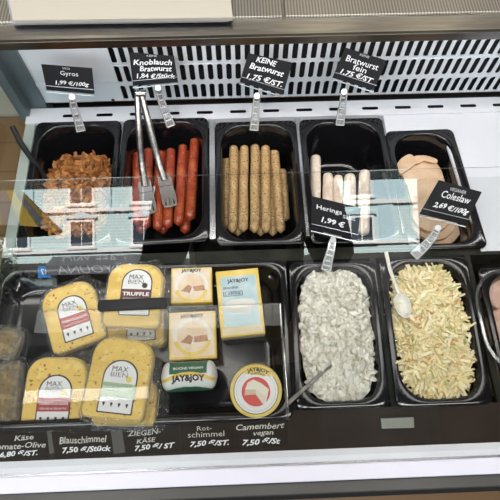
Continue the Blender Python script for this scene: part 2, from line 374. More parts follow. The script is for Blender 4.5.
# steel top shelf with flat plates; painted stripes give the flutes' light and shade
mb = MB()
yl = P(250, 35.5, SH).y
mb.hexa([(CX0-.045, ysf+.002, R_(SH-.014)), (CX1, ysf+.002, R_(SH-.014)), (CX1, .86, R_(SH-.014)), (CX0-.045, .86, R_(SH-.014))],
        [(CX0-.045, yl, R_(SH)), (CX1, yl, R_(SH)), (CX1, .86, R_(SH)), (CX0-.045, .86, R_(SH))])
cpart(mb, 'top_shelf', M['steel'], bevel=.0012)
mb = MB(); mb.hexa([(CX0-.046, ysf, R_(SH-.016)), (CX1, ysf, R_(SH-.016)), (CX1, ysf+.006, R_(SH-.016)), (CX0-.046, ysf+.006, R_(SH-.016))],
                   [(CX0-.046, yl-.004, R_(SH+.0006)), (CX1, yl-.004, R_(SH+.0006)), (CX1, yl+.001, R_(SH+.0006)), (CX0-.046, yl+.001, R_(SH+.0006))])
cpart(mb, 'shelf_lip', M['steel_lip_dark'], bevel=.0006)
yfl = P(250, 19, SH).y; xs = P(284, 18, SH).x
for x0, x1 in ((CX0+.03, xs-.0012), (xs+.0012, CX1)):
    mb = MB(); mb.box((x0, yfl, R_(SH)), (x1, .86, R_(SH+.003))); cpart(mb, 'flute_striped_plate', M['flute_shading'], bevel=.0008)
# light strip under the shelf
mb = MB(); mb.box((CX0+.02, ysf+.02, R_(SH-.026)), (CX1, ysf+.045, R_(SH-.014))); cpart(mb, 'light_strip', mat('led_strip', (1, .97, .92), .4, emit=3))

# ------------------------------------------------------------------ food pans
def food_pan(name, label, corners, depth=.12, fl=.011, rc=.012, ri=.042, z=0, cat='food pan', group=None, taper=.010):
    """corners: back-left, back-right, front-right, front-left of the rim outline, in the rim plane"""
    bl, br, fr, fl_ = [Vector(c) for c in corners]
    o = (bl+br+fr+fl_)/4
    w = ((br-bl).length+(fr-fl_).length)/2; d = ((bl-fl_).length+(br-fr).length)/2
    def T(p, zz):     # bilinear map of the unit-size outline into the quad
        u = p[0]/w+.5; v = p[1]/d+.5
        q = (1-v)*((1-u)*fl_+u*fr)+v*((1-u)*bl+u*br)
        return Vector((q.x-o.x, q.y-o.y, zz))
    def ring(ins, r, zz, n=7): return [T(p, zz) for p in rrect(-w/2+ins, -d/2+ins, w/2-ins, d/2-ins, r, n)]
    mb = MB()
    rings = [ring(.002, rc, -.0065), ring(.0, rc, -.005), ring(0, rc, -.0012), ring(.0012, rc, 0), ring(fl-.003, ri+.002, 0), ring(fl-.001, ri, -.0008), ring(fl, ri, -.003),
             ring(fl+.003, ri, -.02), ring(fl+taper, ri+.002, -depth+.012), ring(fl+taper+.003, ri, -depth+.004), ring(fl+taper+.012, ri-.006, -depth)]
    mb.loft(rings, 0, False, True)
    rings = [ring(fl+taper+.010, ri-.006, -depth-.002), ring(fl+taper, ri, -depth+.004), ring(fl-.002, ri, -.02), ring(fl-.003, ri, -.0065), ring(.002, rc, -.0065)]
    mb.loft(rings, 0, True, False)
    ob = mb.build(name, M['pan'], smooth=True, loc=(o.x, o.y, R_(z)), angle=55)
    tag(ob, label, cat, group or 'black food pans')
    def inside(u, v, zz): return T((u*(w-2*fl-2*taper)/2, v*(d-2*fl-2*taper)/2), zz)+Vector((o.x, o.y, R_(z)))
    return ob, inside
def R4(x0, y1, w, d): return [(x0, y1, 0), (x0+w, y1, 0), (x0+w, y1-d, 0), (x0, y1-d, 0)]
W, D = .162, .265
pan1, in1 = food_pan('food_pan', 'black food pan holding fried gyros strips', R4(-.3817, .6284, W, D))
pan2, in2 = food_pan('food_pan', 'black food pan of red sausages with tongs in it', [(-.2155, .6302, 0), (-.0535, .6302, 0), (-.0525, .3652, 0), (-.2205, .3602, 0)])
pan3, in3 = food_pan('food_pan', 'black food pan of herb-flecked brown sausages', R4(-.0400, .6177, .156, .262))
pan4, in4 = food_pan('food_pan', 'black food pan with a few white sausages', R4(.1222, .6190, .1615, D))
pan5, in5 = food_pan('food_pan', 'black food pan of beige cold cut slices beside white deck', [(.2845, .586, 0), (.4150, .588, 0), (.4260, .337, 0), (.2900, .337, 0)])
tray, inT = food_pan('food_tray', 'wide black tray under the packaged cheeses with its corner beside the herring pan', [(-.402, .329, 0), (.078, .3265, 0), (.072, .070, 0), (-.402, .070, 0)], depth=.036, z=-.001, cat='food tray', ri=.03)
pan6, in6 = food_pan('food_pan', 'black food pan of creamy white herring salad', [(.0815, .322, 0), (.2285, .319, 0), (.2185, .082, 0), (.0765, .082, 0)], depth=.10, ri=.04)
pan7, in7 = food_pan('food_pan', 'black food pan of shredded coleslaw', [(.2345, .3245, 0), (.3850, .3225, 0), (.3740, .080, 0), (.2275, .080, 0)], depth=.10, ri=.045)
pan8, in8 = food_pan('food_pan', 'black food pan with pink slices under a clear dome', [(.398, .300, 0), (.560, .300, 0), (.553, .080, 0), (.395, .080, 0)], depth=.10)

# ------------------------------------------------------------------ sausages
def sausage_mesh(A, B, r, bend=(0, 0, 0), n=18, seg=26, seed=0, taper=.0):
    A, B = Vector(A), Vector(B); L = (B-A).length; pts, rs = [], []
    for i in range(seg+1):
        t = i/seg; s = t*L
        e = 1.0
        end = r*.95
        for q in (s, L-s):
            if q < end: e = min(e, math.sqrt(max(0, 1-((end-q)/end)**2)))
        w = 1+.05*noise.noise(Vector((seed*3.1, t*5, 0)))+.02*noise.noise(Vector((seed, t*17, 3)))
        p = A.lerp(B, t)+Vector(bend)*math.sin(PI*t)
        p += Vector((noise.noise(Vector((seed, t*3, 1))), 0, 0))*.0012
        pts.append(p); rs.append(max(r*e*w*(1-taper*t), r*.08))
    # bunch the rings at the ends
    mb = MB(); c = A.lerp(B, .5)
    mb.tube([p-c for p in pts], rs, n); return mb, c
def sausage(px0, px1, dz, wpx, m, name, label, group, seed, bend=(0, 0, .002), z2=None, lower=0):
    r = wpx/2/F*.80
    A = P(*px0, dz); B = P(*px1, dz if z2 is None else z2)
    mb, c = sausage_mesh(A, B, r, bend, seed=seed)
    o = mb.build(name, m, smooth=True, loc=c, angle=180)
    tag(o, label, 'sausage', group); return o
red = [((138, 152), (137, 226), 'leftmost red sausage against the pan wall', 0), ((149, 148), (146, 229), 'second red sausage from the left, under the left tong arm', .0), ((160, 150), (158, 231), 'third red sausage from the left, between the tong heads', .003),
       ((171, 148), (167.5, 229), 'fourth red sausage from the left, under the right tong head', 0), ((183, 144), (178.5, 226), 'second red sausage from the right', .002), ((195, 138), (190, 221), 'rightmost red sausage, its top highest in the pan', .003)]
for i, (a, b, lab, dz) in enumerate(red):
    sausage(a, b, -.040+dz, 11.6, M['sausage_red'], 'red_sausage', lab+' with glossy skin' if i != 2 else lab, 'red sausages', i+1)
for i, x in enumerate((143, 154.5, 165, 175.5, 187)):
    if i % 2 == 0:
        sausage((x, 150), (x-2, 234), -.056, 11.6, M['sausage_red'], 'red_sausage', 'red sausage in the lower layer, its end poking out at front under %s' % ('the leftmost pair', '', 'the middle pair', '', 'the rightmost pair')[i], 'red sausages', i+20)
herb = [((227.5, 158), (226.5, 229), -.046, 'leftmost herb sausage, set lower and half hidden'), ((234, 145), (232.5, 233), -.034, 'first full herb sausage from the left'),
        ((244.3, 145), (243.5, 232), -.034, 'second full herb sausage from the left'), ((255, 144), (254.3, 233), -.032, 'middle herb sausage of five full ones'),
        ((265.3, 145), (266, 233), -.034, 'fourth full herb sausage from the left'), ((274.5, 150), (281, 233), -.036, 'slanting herb sausage at right of the full ones'),
        ((282, 169), (285.5, 221), -.048, 'short herb sausage behind the slanting one at the pan wall')]
for i, (a, b, dz, lab) in enumerate(herb):
    sausage(a, b, dz, 10.6, M['sausage_herb'], 'herb_sausage', lab, 'herb sausages', 40+i)
for i, (x, lab) in enumerate(((238, 'between the first and second full ones'), (260.5, 'below the middle and fourth ones'), (272.5, 'below the slanting one'))):
    sausage((x, 150), (x, 236), -.050, 10.6, M['sausage_herb'], 'herb_sausage', 'lower-layer herb sausage, end showing '+lab, 'herb sausages', 60+i)
white = [((315.5, 155), (315, 228), -.036, 12.4, 'tall white sausage at the left pan wall'), ((328, 173), (327, 238), -.04, 12.5, 'second white sausage from the left'), ((338, 175), (337, 239), -.04, 11, 'third white sausage, narrow, pressed to the second'),
         ((350, 174), (349, 238), -.038, 14, 'second white sausage from the right'), ((364.5, 170), (363, 236), -.036, 13.5, 'rightmost white sausage in its pan')]
for i, (a, b, dz, w, lab) in enumerate(white):
    sausage(a, b, dz, w, M['sausage_white'], 'white_sausage', lab, 'white sausages', 80+i)

# ------------------------------------------------------------------ cold cuts
def slice_(pts, dz, th, label, tilt=0, seed=0):
    c = Vector((sum(p[0] for p in pts)/len(pts), sum(p[1] for p in pts)/len(pts)))
    Q = [P(x, y, dz) for x, y in pts]; o = sum(Q, Vector())/len(Q)
    # smooth closed outline
    n = len(Q); out = []
    for i in range(n):
        a, b, c_, d = Q[i-1], Q[i], Q[(i+1) % n], Q[(i+2) % n]
        for k in range(5):
            t = k/5; p = .5*((2*b)+(c_-a)*t+(2*a-5*b+4*c_-d)*t*t+(3*b-a-3*c_+d)*t**3)
            p = p+Vector((noise.noise(p*90), noise.noise(p*90+Vector((9, 9, 9))), 0))*.0012
            out.append((p.x-o.x, p.y-o.y))
    ar = sum(out[i-1][0]*out[i][1]-out[i][0]*out[i-1][1] for i in range(len(out)))
    if ar < 0: out.reverse()
    mb = MB(); mb.prism(out, -th, 0, 1, 0, bev=.0008)
    ob = mb.build('cold_cut_slice', [M['slice'], M['slice_edge']], loc=o); ob.rotation_euler = (math.radians(tilt), 0, math.radians(0))
    tag(ob, label, 'cold cut slice', 'beige cold cut slices'); return ob
slice_([(412, 218), (430, 212), (458, 214), (462, 228), (452, 243), (432, 246), (417, 240)], -.050, .009, 'lowest front cold cut slice, pale edge showing at the pan front')
slice_([(413, 210), (432, 204), (458, 206), (459, 220), (447, 237), (428, 239), (413, 228)], -.040, .009, 'middle slice of the front cold cut stack, under the coleslaw card')
slice_([(414, 204), (432, 196), (456, 198), (456, 214), (442, 230), (425, 230), (413, 219)], -.030, .009, 'top slice of the front cold cut stack')
slice_([(404, 168), (424, 161), (438, 170), (447, 188), (448, 206), (430, 215), (414, 212), (408, 190)], -.046, .006, 'large lower cold cut slice in the middle of the pan')
slice_([(400, 167), (416, 160), (436, 163), (444, 178), (445, 196), (428, 208), (414, 206), (407, 186)], -.038, .006, 'large upper cold cut slice in the middle of the pan')
slice_([(397, 165), (403, 157), (411, 154), (417, 162), (409, 169), (401, 174)], -.030, .006, 'small torn cold cut piece at the upper left')
slice_([(413, 157), (424, 155), (437, 159), (436, 163), (424, 161), (416, 164)], -.031, .006, 'narrow torn cold cut piece at the upper edge')

# ------------------------------------------------------------------ heaps of strips
def strip_heap(inside, n, length, width, thick, top, seed, zfun, umax=.93, vmax=.93, tilt=.5, curl=.5, mats=1, vr=None, mipick=None):
    rnd = random.Random(seed); mb = MB()
    for i in range(n):
        while True:
            u, v = rnd.uniform(-1, 1), rnd.uniform(-1, 1)
            if abs(u)**3.2+abs(v)**3.2 < 1: break
        u *= umax; v *= vmax
        if vr: v = vr[0]+(v+1)/2*(vr[1]-vr[0])
        c = inside(u, v, zfun(u, v)+rnd.uniform(-.006, .003))
        L = length*rnd.uniform(.6, 1.3); w = width*rnd.uniform(.6, 1.4); a = rnd.uniform(0, 2*PI); k = rnd.uniform(-curl, curl); pit = rnd.uniform(-tilt, tilt)
        pts = []; p = Vector((0, 0, 0)); seg = 5; d = a
        for s in range(seg+1):
            pts.append(p.copy()); d += k; p += Vector((math.cos(d)*math.cos(pit), math.sin(d)*math.cos(pit), math.sin(pit)))*L/seg; pit += rnd.uniform(-.35, .35)
        m = sum(pts, Vector())/len(pts); pts = [c+q-m for q in pts]
        ws = [w*(.5+.5*math.sin(PI*(s+.7)/(seg+1.4)))*rnd.uniform(.8, 1.2) for s in range(seg+1)]
        upv = Vector((rnd.uniform(-.6, .6), rnd.uniform(-.6, .6), 1)).normalized()
        mb.ribbon(pts, ws, thick*rnd.uniform(.7, 1.3), mipick(rnd) if mipick else 0, upv, tint=min(1, max(0, rnd.gauss(.55, .22))))
    return mb
def base_mound(mb, inside, zfun, drop, mi=0, N=22, tint=.3, umax=.95):
    o = len(mb.v); vs, fs = [], []
    for j in range(N+1):
        for i in range(N+1):
            u, v = -1+2*i/N, -1+2*j/N
            # squash the square into a superellipse
            r = max(abs(u), abs(v)); q = (abs(u)**3.2+abs(v)**3.2)**(1/3.2)
            if q > 0: u, v = u*r/q, v*r/q
            vs.append(inside(u*umax, v*umax, zfun(u, v)-drop))
    for j in range(N):
        for i in range(N): fs.append((j*(N+1)+i, j*(N+1)+i+1, (j+1)*(N+1)+i+1, (j+1)*(N+1)+i))
    mb.add(vs, fs, mi, tint)
zf = lambda u, v: -.040+.016*(1-abs(u)**2)*(1-abs(v)**2)+.008*noise.noise(Vector((u*3, v*3, 1)))-.012*max(0, v-.3)
mb = strip_heap(in1, 800, .016, .0062, .0032, 0, 3, zf, tilt=.6, curl=.35, vr=(-.90, .80), umax=1.04); base_mound(mb, lambda u, v, z: in1(u, -.07+v*.79, z), lambda u, v: zf(u, -.07+v*.79), .010, tint=.1, umax=.86)
o = mb.build('gyros_strips', M['gyros'], smooth=True, tint=True, angle=50); tag(o, 'heap of golden brown fried gyros strips in its black pan', 'gyros', kind='stuff')
zf = lambda u, v: -.014+.014*(1-abs(u)**3)*(1-abs(v)**3)+.010*noise.noise(Vector((u*2, v*3, 5)))
mb = strip_heap(in7, 2000, .036, .0036, .0014, 0, 5, zf, umax=1.0, vmax=1.01, tilt=.22, curl=.22, mipick=lambda r: 1 if r.random() < .04 else (2 if r.random() < .03 else 0)); base_mound(mb, in7, zf, .0005, tint=.5, umax=1.07)
o = mb.build('coleslaw', [M['slaw'], M['carrot'], M['slaw_green']], smooth=True, tint=True, angle=50); tag(o, 'pale yellow shredded coleslaw filling its black pan', 'coleslaw', kind='stuff')
# herring salad: creamy lumps
zf = lambda u, v: -.013+.014*(1-abs(u)**3)*(1-abs(v)**3)+.008*noise.noise(Vector((u*3, v*4, 9)))+.010*noise.noise(Vector((u*6, v*9, 2)))-.006*abs(noise.noise(Vector((u*11, v*16, 4))))+.003*noise.noise(Vector((u*22, v*32, 7)))
mb = MB(); base_mound(mb, in6, zf, -.0012, tint=.5, N=110, umax=1.12)
rnd = random.Random(11)
for i in range(520):
    while True:
        u, v = rnd.uniform(-1, 1), rnd.uniform(-1, 1)
        if abs(u)**3.2+abs(v)**3.2 < 1: break
    c = in6(u*1.12, v*1.06, zf(u, v)+rnd.uniform(-.003, .0012)); r = Vector((rnd.uniform(.004, .013), rnd.uniform(.0025, .007), rnd.uniform(.0012, .0028)))
    E3 = Euler((rnd.uniform(-.6, .6), rnd.uniform(-.6, .6), rnd.uniform(0, 6.3))).to_matrix(); vs, fs = [], []
    for a in range(5):
        th = PI*a/4
        for b in range(8):
            q = Vector((math.sin(th)*math.cos(b*PI/4), math.sin(th)*math.sin(b*PI/4), math.cos(th)))
            q *= 1+.25*noise.noise(q*1.5+Vector((i, 0, 0))); vs.append(c+E3@Vector((q.x*r.x, q.y*r.y, q.z*r.z)))
    for a in range(4):
        for b in range(8): fs.append((a*8+b, a*8+(b+1) % 8, (a+1)*8+(b+1) % 8, (a+1)*8+b))
    mb.add(vs, fs, 1, min(1, max(0, rnd.gauss(.6, .3))))
o = mb.build('herring_salad', [M['cream'], M['herring']], smooth=True, tint=True, angle=180); tag(o, 'creamy white herring salad with grey-green bits', 'herring salad', kind='stuff')
# pink slices under a dome in the pan at the right edge
for i, (px, py, r) in enumerate(((506, 292, .034), (510, 330, .038), (506, 372, .036))):
    c = P(px, py, -.02); out = [(r*math.cos(a*2*PI/28)*(1+.05*math.sin(3*a)), r*math.sin(a*2*PI/28)) for a in range(28)]
    mb = MB(); mb.prism(out, -.03, 0, 0, bev=.003)
    o = mb.build('pink_patty', specks('pink_patty_%d' % i, (.56, .36, .28), [((.66, .47, .38), 60, .5, .2)], .4, .4, 120), loc=c, smooth=True)
    tag(o, ('rearmost', 'middle', 'front')[i]+' pinkish beige patty in the pan at the right border', 'patty', 'pink patties')
dome = empty('dome_cover', P(520, 320, 0), 'clear plastic dome over the pink patties at the right border', 'dome cover')
mb = MB(); rings = []
for k in range(8):
    a = PI/2*k/8; rings.append([Vector((x*math.cos(a), y*math.cos(a), .055*math.sin(a))) for x, y in rrect(-.062, -.082, .062, .082, .055, 6)])
mb.loft(rings, 0, False, True); o = mb.build('dome_shell', M['lid'], dome, smooth=True, angle=180)
mb = MB(); mb.loft([[Vector((x*s, y*s, z)) for x, y in rrect(-.062, -.082, .062, .082, .055, 6)] for s, z in ((1, .0), (1.06, .0), (1.06, .003), (1, .003), (1, 0))]); mb.build('dome_rim', M['lid_edge'], dome, smooth=True)

# ------------------------------------------------------------------ tools
t = empty('serving_tongs', P(147, 150, .0), 'polished steel tongs standing in the red sausages', 'tongs')
TO = t.location.copy()
top = P(141, 92, .085)
def arm(path, ws, th, name, head=False):
    mb = MB(); pts = [P(*p)-TO for p in path]
    # resample smoothly
    out, wo = [], []
    for i in range(len(pts)-1):
        for k in range(6): out.append(pts[i].lerp(pts[i+1], k/6)); wo.append(ws[i]+(ws[i+1]-ws[i])*k/6)
    out.append(pts[-1]); wo.append(ws[-1])
    for _ in range(3): out = [out[0]]+[(out[i-1]+2*out[i]+out[i+1])/4 for i in range(1, len(out)-1)]+[out[-1]]
    vd = (CAM-TO).normalized()
    # channel section: a shallow U
    rings = []
    for i, p in enumerate(out):
        d = (out[min(i+1, len(out)-1)]-out[max(i-1, 0)]).normalized(); a_ = d.cross(vd).normalized(); b_ = a_.cross(d).normalized(); w = wo[i]
        rings.append([p+a_*w*x+b_*(w*y) for x, y in ((-.5, -.22), (-.42, .05), (-.2, .16), (0, .19), (.2, .16), (.42, .05), (.5, -.22), (.38, -.06), (0, .08), (-.38, -.06))])
    mb.loft(rings, 0, True, True)
    return mb.build(name, M['tool_steel'], t, smooth=True, angle=60)
a1 = arm([(137, 90, .09), (139, 130, .05), (142, 165, .01), (145, 186, -.006)], [.010, .012, .013, .013], .003, 'arm')
a2 = arm([(141, 92, .09), (149, 125, .055), (158, 160, .015), (164.5, 180, -.002)], [.010, .013, .013, .013], .003, 'arm')
def tong_head(p0, p1, name, w0=.021, w1=.028):
    mb = MB(); A = P(*p0)-TO; B = P(*p1)-TO; d = (B-A).normalized(); vd = (CAM-TO).normalized(); a_ = d.cross(vd).normalized(); b_ = a_.cross(d).normalized(); L = (B-A).length
    # four tines with a shared throat, slightly cupped
    for k in range(4):
        s = (k-1.5)/1.5; pts = []
        for i in range(7):
            q = i/6*(1-.10*abs(s)); w = w0+(w1-w0)*q; pts.append(A+d*L*q+a_*s*w*.40-b_*(.004*math.sin(q*PI)*0+.006*q*q)-b_*abs(s)*.002)
        mb.ribbon(pts, [.0056, .0060, .0062, .0064, .0064, .0062, .003], .0014, 0, b_)
    pts = [A-d*.003, A+d*L*.2, A+d*L*.34]
    mb.ribbon(pts, [w0*.7, w0*1.0, w0*1.12], .0016, 0, b_)
    mb.ribbon([A+d*L*.93-b_*.005-a_*w1*.42, A+d*L*.95-b_*.005, A+d*L*.93-b_*.005+a_*w1*.42], .004, .0014, 0, b_)
    return mb.build(name, M['head_steel'], t, smooth=True)
M['head_steel'] = mat('grip_head_steel', (.11, .105, .10), .35, metal=1)
tong_head((144, 181, -.006), (150, 214, -.022), 'grip_head'); tong_head((163.5, 175, -.001), (171, 207, -.016), 'grip_head')
mb = MB(); q = P(141, 93, .09)-TO; mb.tube([q+Vector((-.008, 0, 0)), q+Vector((.008, 0, 0))], .006, 12); mb.build('hinge', M['chrome'], t, smooth=True)
# dark spatula in the gyros
t2 = empty('serving_spatula', P(45, 178, -.03), 'dark handled serving spatula leaning out of the gyros', 'spatula'); T2 = t2.location.copy()
mb = MB(); pts = [P(12, 126, .05), P(20, 142, .03), P(31, 158, .008), P(40, 168, -.012)]; mb.tube([p-T2 for p in pts], [.0045, .0055, .005, .004], 12, flat=.6); mb.build('handle', M['black_plastic'], t2, smooth=True)
mb = MB(); pts = [P(39, 167, -.010), P(43, 174, -.022), P(47, 181, -.034), P(52, 192, -.045)]; mb.ribbon([p-T2 for p in pts], [.006, .006, .012, .03], .0015); mb.build('blade', M['black_plastic'], t2)
# spoon in the herring salad
def spoon(name, label, path, ws, bowl, bm, hm, blen, bw, cupped=True):
    o = empty(name, P(*path[0]), label, 'spoon'); O = o.location.copy()
    pts = [P(*p)-O for p in path]; out = []; wo = []
    for i in range(len(pts)-1):
        for k in range(5): out.append(pts[i].lerp(pts[i+1], k/5)); wo.append(ws[i]+(ws[i+1]-ws[i])*k/5)
    out.append(pts[-1]); wo.append(ws[-1]); vd = (CAM-O).normalized()
    mb = MB(); mb.ribbon(out, wo, .002, 0, vd); h = mb.build('handle', hm, o, smooth=True, bevel=.0006)
    A = out[-1]; d = (P(*bowl)-O-A).normalized(); a_ = d.cross(Vector((0, 0, 1))).normalized(); b_ = a_.cross(d).normalized()
    mb = MB(); rings = []
    for s, dep in ((1, .0), (.97, -.001), (.8, -.005), (.5, -.008), (.15, -.009)):
        rings.append([A+d*blen*.48+d*(math.cos(2*PI*k/24)*blen/2*s)+a_*(math.sin(2*PI*k/24)*bw/2*s*(1-.12*math.cos(2*PI*k/24)))+b_*(dep+.003) for k in range(24)])
    mb.loft(rings, 0, False, True); s = mb.build('bowl', bm, o, smooth=True, angle=180); q = s.modifiers.new('t', 'SOLIDIFY'); q.thickness = .0012
    return o
M['spoon_cream'] = mat('clear_pale_plastic_spoon', (.66, .64, .56), .25, col2=(.74, .72, .64), scale=50, coat=.5)
spoon('serving_spoon', 'steel spoon with its handle leaning over the left rim of the herring salad', [(287, 404, .006), (305, 388, .006), (326, 370, -.001), (338, 361, -.006)], [.007, .006, .004, .004], (352, 350, -.012), M['tool_steel'], M['tool_steel'], .03, .022)
spoon('serving_spoon', 'pale clear spoon with its bowl resting on the coleslaw', [(386, 252, .012), (390, 270, .006), (396, 286, .008), (399, 294, .008)], [.006, .006, .005, .006], (404, 312, .006), M['spoon_cream'], M['spoon_cream'], .042, .028)

# ------------------------------------------------------------------ price cards on clips
def price_card(corners, dz, tiltdeg, lines, clip, label, foot_dz=.001, strip=.17):
    """corners: TL, TR, BR, BL as seen; the card stands at height dz over the rims, leaning back"""
    cx = sum(c[0] for c in corners)/4; cy = sum(c[1] for c in corners)/4; C0 = P(cx, cy, dz)
    t = math.radians(tiltdeg); N = Vector((0, -math.sin(t), math.cos(t)))
    TL, TR, BR, BL = [PP(x, y, C0, N) for x, y in corners]
    # square up: axes from the mean edges
    u = ((TR-TL)+(BR-BL)).normalized(); v = ((TL-BL)+(TR-BR)); 
    o = empty('price_card', P(*clip[-1], foot_dz), label, 'price card', 'black price cards'); O = o.location.copy()
    n = (TR-TL).cross(TL-BL).normalized()
    if n.z < 0: n = -n
    th = .0016
    mb = MB(); q = [p-O for p in (BL, BR, TR, TL)]; mb.hexa([p-n*th for p in q], q); mb.build('card', M['black_card'], o, bevel=.0004)
    # lettering, in the sheared frame of the card
    lm = MB(); lm2 = MB(); U = (TR-TL+BR-BL)/2; V = (TL-BL+TR-BR)/2; org = (TL+TR+BR+BL)/4-O
    for (s, x, y, w, h, kind) in lines:
        tmp = MB(); text_mesh(tmp, s, Vector((0, 0, 0)), Vector((1, 0, 0)), Vector((0, 1, 0)), 0, 0, w*U.length, h*V.length, bold=.022 if kind == 'hand' else .006, hand=.07 if kind == 'hand' else 0, shear=.22 if kind == 'hand' else 0)
        uu, vv = U.normalized(), V.normalized()
        vs = [org+U*x+V*y+uu*p.x+vv*p.y+n*.0006 for p in tmp.v]
        (lm if kind != 'dim' else lm2).add(vs, tmp.f)
    if lm2.v: lm.add(lm2.v, lm2.f, 1)
    lm.build('lettering', [M['chalk'], M['chalk_dim']], o)
    # clear holder strip along the lower edge
    vv = V.normalized(); mb = MB(); hh = strip*V.length
    b0, b1 = BL-O, BR-O
    q = [b0-vv*.003-n*.003, b1-vv*.003-n*.003, b1+vv*hh-n*.003, b0+vv*hh-n*.003]; p2 = [b0-vv*.004+n*.003, b1-vv*.004+n*.003, b1+vv*hh+n*.0022, b0+vv*hh+n*.0022]
    mb.hexa(q, p2); mb.build('card_holder', M['clear_plastic'], o, bevel=.0008)
    # thin bright seam of the holder
    mb = MB(); mb.tube([b0+vv*hh+n*.0028, b1+vv*hh+n*.0028], .0006, 6); mb.tube([b0-vv*.003+n*.003, b1-vv*.003+n*.003], .0011, 6); mb.build('holder_edge', mat('holder_edge', (.55, .57, .6), .2, metal=.4), o)
    # neck: ladder-like clear strip down to the rim, with a hooked jaw
    bot = (BL+BR)/2-O-vv*.002
    pts = []
    zt = (bot+O).z-ZR
    k = len(clip)
    for i, (x, y) in enumerate(clip):
        f = i/(k-1); pts.append(P(x, y, zt*(1-f)**1.3+foot_dz*f+(.004 if 0 < i < k-1 else 0))-O)
    vd = (CAM-O).normalized()
    mb = MB()
    side = .0075
    out = []
    for i in range(k-1):
        for s in range(4): out.append(pts[i].lerp(pts[i+1], s/4))
    out.append(pts[-1])
    for sgn in (-1, 1):
        rr = []
        for i, p in enumerate(out):
            d = (out[min(i+1, len(out)-1)]-out[max(i-1, 0)]).normalized(); a_ = d.cross(vd).normalized(); rr.append(p+a_*sgn*(side*(.55+.45*i/len(out))))
        mb.tube(rr, .0016, 6)
    for i in range(0, len(out), 2):
        d = (out[min(i+1, len(out)-1)]-out[max(i-1, 0)]).normalized(); a_ = d.cross(vd).normalized(); s_ = side*(.55+.45*i/len(out))
        mb.tube([out[i]-a_*s_, out[i]+a_*s_], .0014, 6)
    mb.build('clip', M['clip_plastic'], o, smooth=True)
    mb = MB(); mb.ribbon(out, [side*1.5*(.6+.4*i/len(out)) for i in range(len(out))], .0012, 0, vd); mb.build('clip_web', M['web'], o)
    mb = MB(); e = out[0]; mb.tube([e-vd*.002, e+vd*.005], [.006, .005], 14); mb.build('ball_joint', M['clip_plastic'], o, smooth=True)
    return o
M['clip_plastic'] = mat('cloudy_clip_plastic', (.55, .56, .57), .14, spec=1, coat=1)
price_card([(41, 64), (92, 68), (94.5, 94), (46.5, 90)], .118, 42, [('VEGI', -.02, .40, .16, .08, 'dim'), ('Gyros', .03, .19, .36, .22, 'p'), ('1,99 €/100g', .06, -.18, .78, .21, 'hand')],
           [(72, 97), (74, 108), (78, 120), (81, 131)], 'black card reading Gyros clipped to the rear rim of the gyros pan')
price_card([(129, 52), (174, 56), (178, 82), (133, 86)], .122, 42, [('KEINE', .0, .44, .26, .07, 'dim'), ('Knoblauch', .0, .23, .86, .18, 'hand'), ('Bratwurst', .05, .02, .72, .18, 'hand'), ('1,84 €/Stück', .03, -.24, .86, .2, 'hand')],
           [(158, 88), (161, 100), (166, 114), (171, 126)], 'black card reading Knoblauch Bratwurst clipped behind the red sausages')
price_card([(248.5, 53), (292.5, 62.5), (283, 95), (239.5, 82)], .118, 42, [('KEINE', -.06, .36, .46, .17, 'hand'), ('Bratwurst', .0, .12, .78, .19, 'hand'), ('1,75 €/ST.', .02, -.22, .82, .22, 'hand')],
           [(257, 96), (256, 107), (255, 119), (254, 130)], 'black card reading Bratwurst and 1,75 clipped behind the herb sausages')
price_card([(345.5, 47.5), (387, 60.5), (374, 90.5), (332.5, 77.5)], .118, 42, [('KEINE', -.02, .43, .22, .07, 'dim'), ('Bratwurst', .0, .21, .76, .19, 'p'), ('fein', .0, .01, .32, .18, 'p'), ('1,75 €/ST', .0, -.23, .78, .2, 'hand')],
           [(344, 92), (343, 103), (341, 114), (340, 125)], 'black card reading Bratwurst fein clipped behind the white sausages')
price_card([(439, 180), (482, 192), (465.5, 225), (419.5, 214)], .055, 35, [('VEGANER', .0, .36, .36, .09, 'dim'), ('Coleslaw', .03, .18, .64, .22, 'p'), ('2,69 €/100g', .05, -.16, .78, .2, 'hand')],
           [(438, 228), (433, 237), (424, 247), (414, 256)], 'black card reading Coleslaw clipped to the rear rim of the coleslaw pan')
price_card([(312, 196), (361, 208), (357.5, 240), (311, 229)], .045, 35, [('Herings', -.14, .2, .56, .18, 'p'), ('salat', .28, .14, .26, .16, 'dim'), ('1,99 €', -.04, -.14, .55, .2, 'hand')],
           [(333, 240), (331, 250), (328, 261), (326, 270)], 'black card reading Hering clipped to the rear rim of the herring salad pan')

# ------------------------------------------------------------------ tickets on the brown rail
def ticket(corners, lines, label):
    q = [PP(x, y, RA, RN)+RN*.0012 for x, y in corners]; TL, TR, BR, BL = q
    o = empty('price_ticket', (TL+TR+BR+BL)/4, label, 'price ticket', 'brown price tickets on the rail'); O = o.location.copy()
    mb = MB(); b = [p-O for p in (BL, BR, TR, TL)]; mb.hexa([p-RN*.001 for p in b], b); mb.build('card', M['ticket'], o)
    lm = MB(); U = (TR-TL+BR-BL)/2; V = (TL-BL+TR-BR)/2; n = RN
    for (s, x, y, w, h, k) in lines:
        tmp = MB(); text_mesh(tmp, s, Vector((0, 0, 0)), Vector((1, 0, 0)), Vector((0, 1, 0)), 0, 0, w*U.length, h*V.length, bold=.012 if k == 'h' else (.03 if k == 'b' else 0), hand=.06 if k != 'p' else 0, shear=.25 if k != 'p' else 0)
        lm.add([U*x+V*y+U.normalized()*p.x+V.normalized()*p.y+n*.0005 for p in tmp.v], tmp.f, 1 if k != 'b' else 0)
    lm.build('lettering', [M['chalk'], mat('chalk_cream', (.62, .60, .54), .8)], o); return o
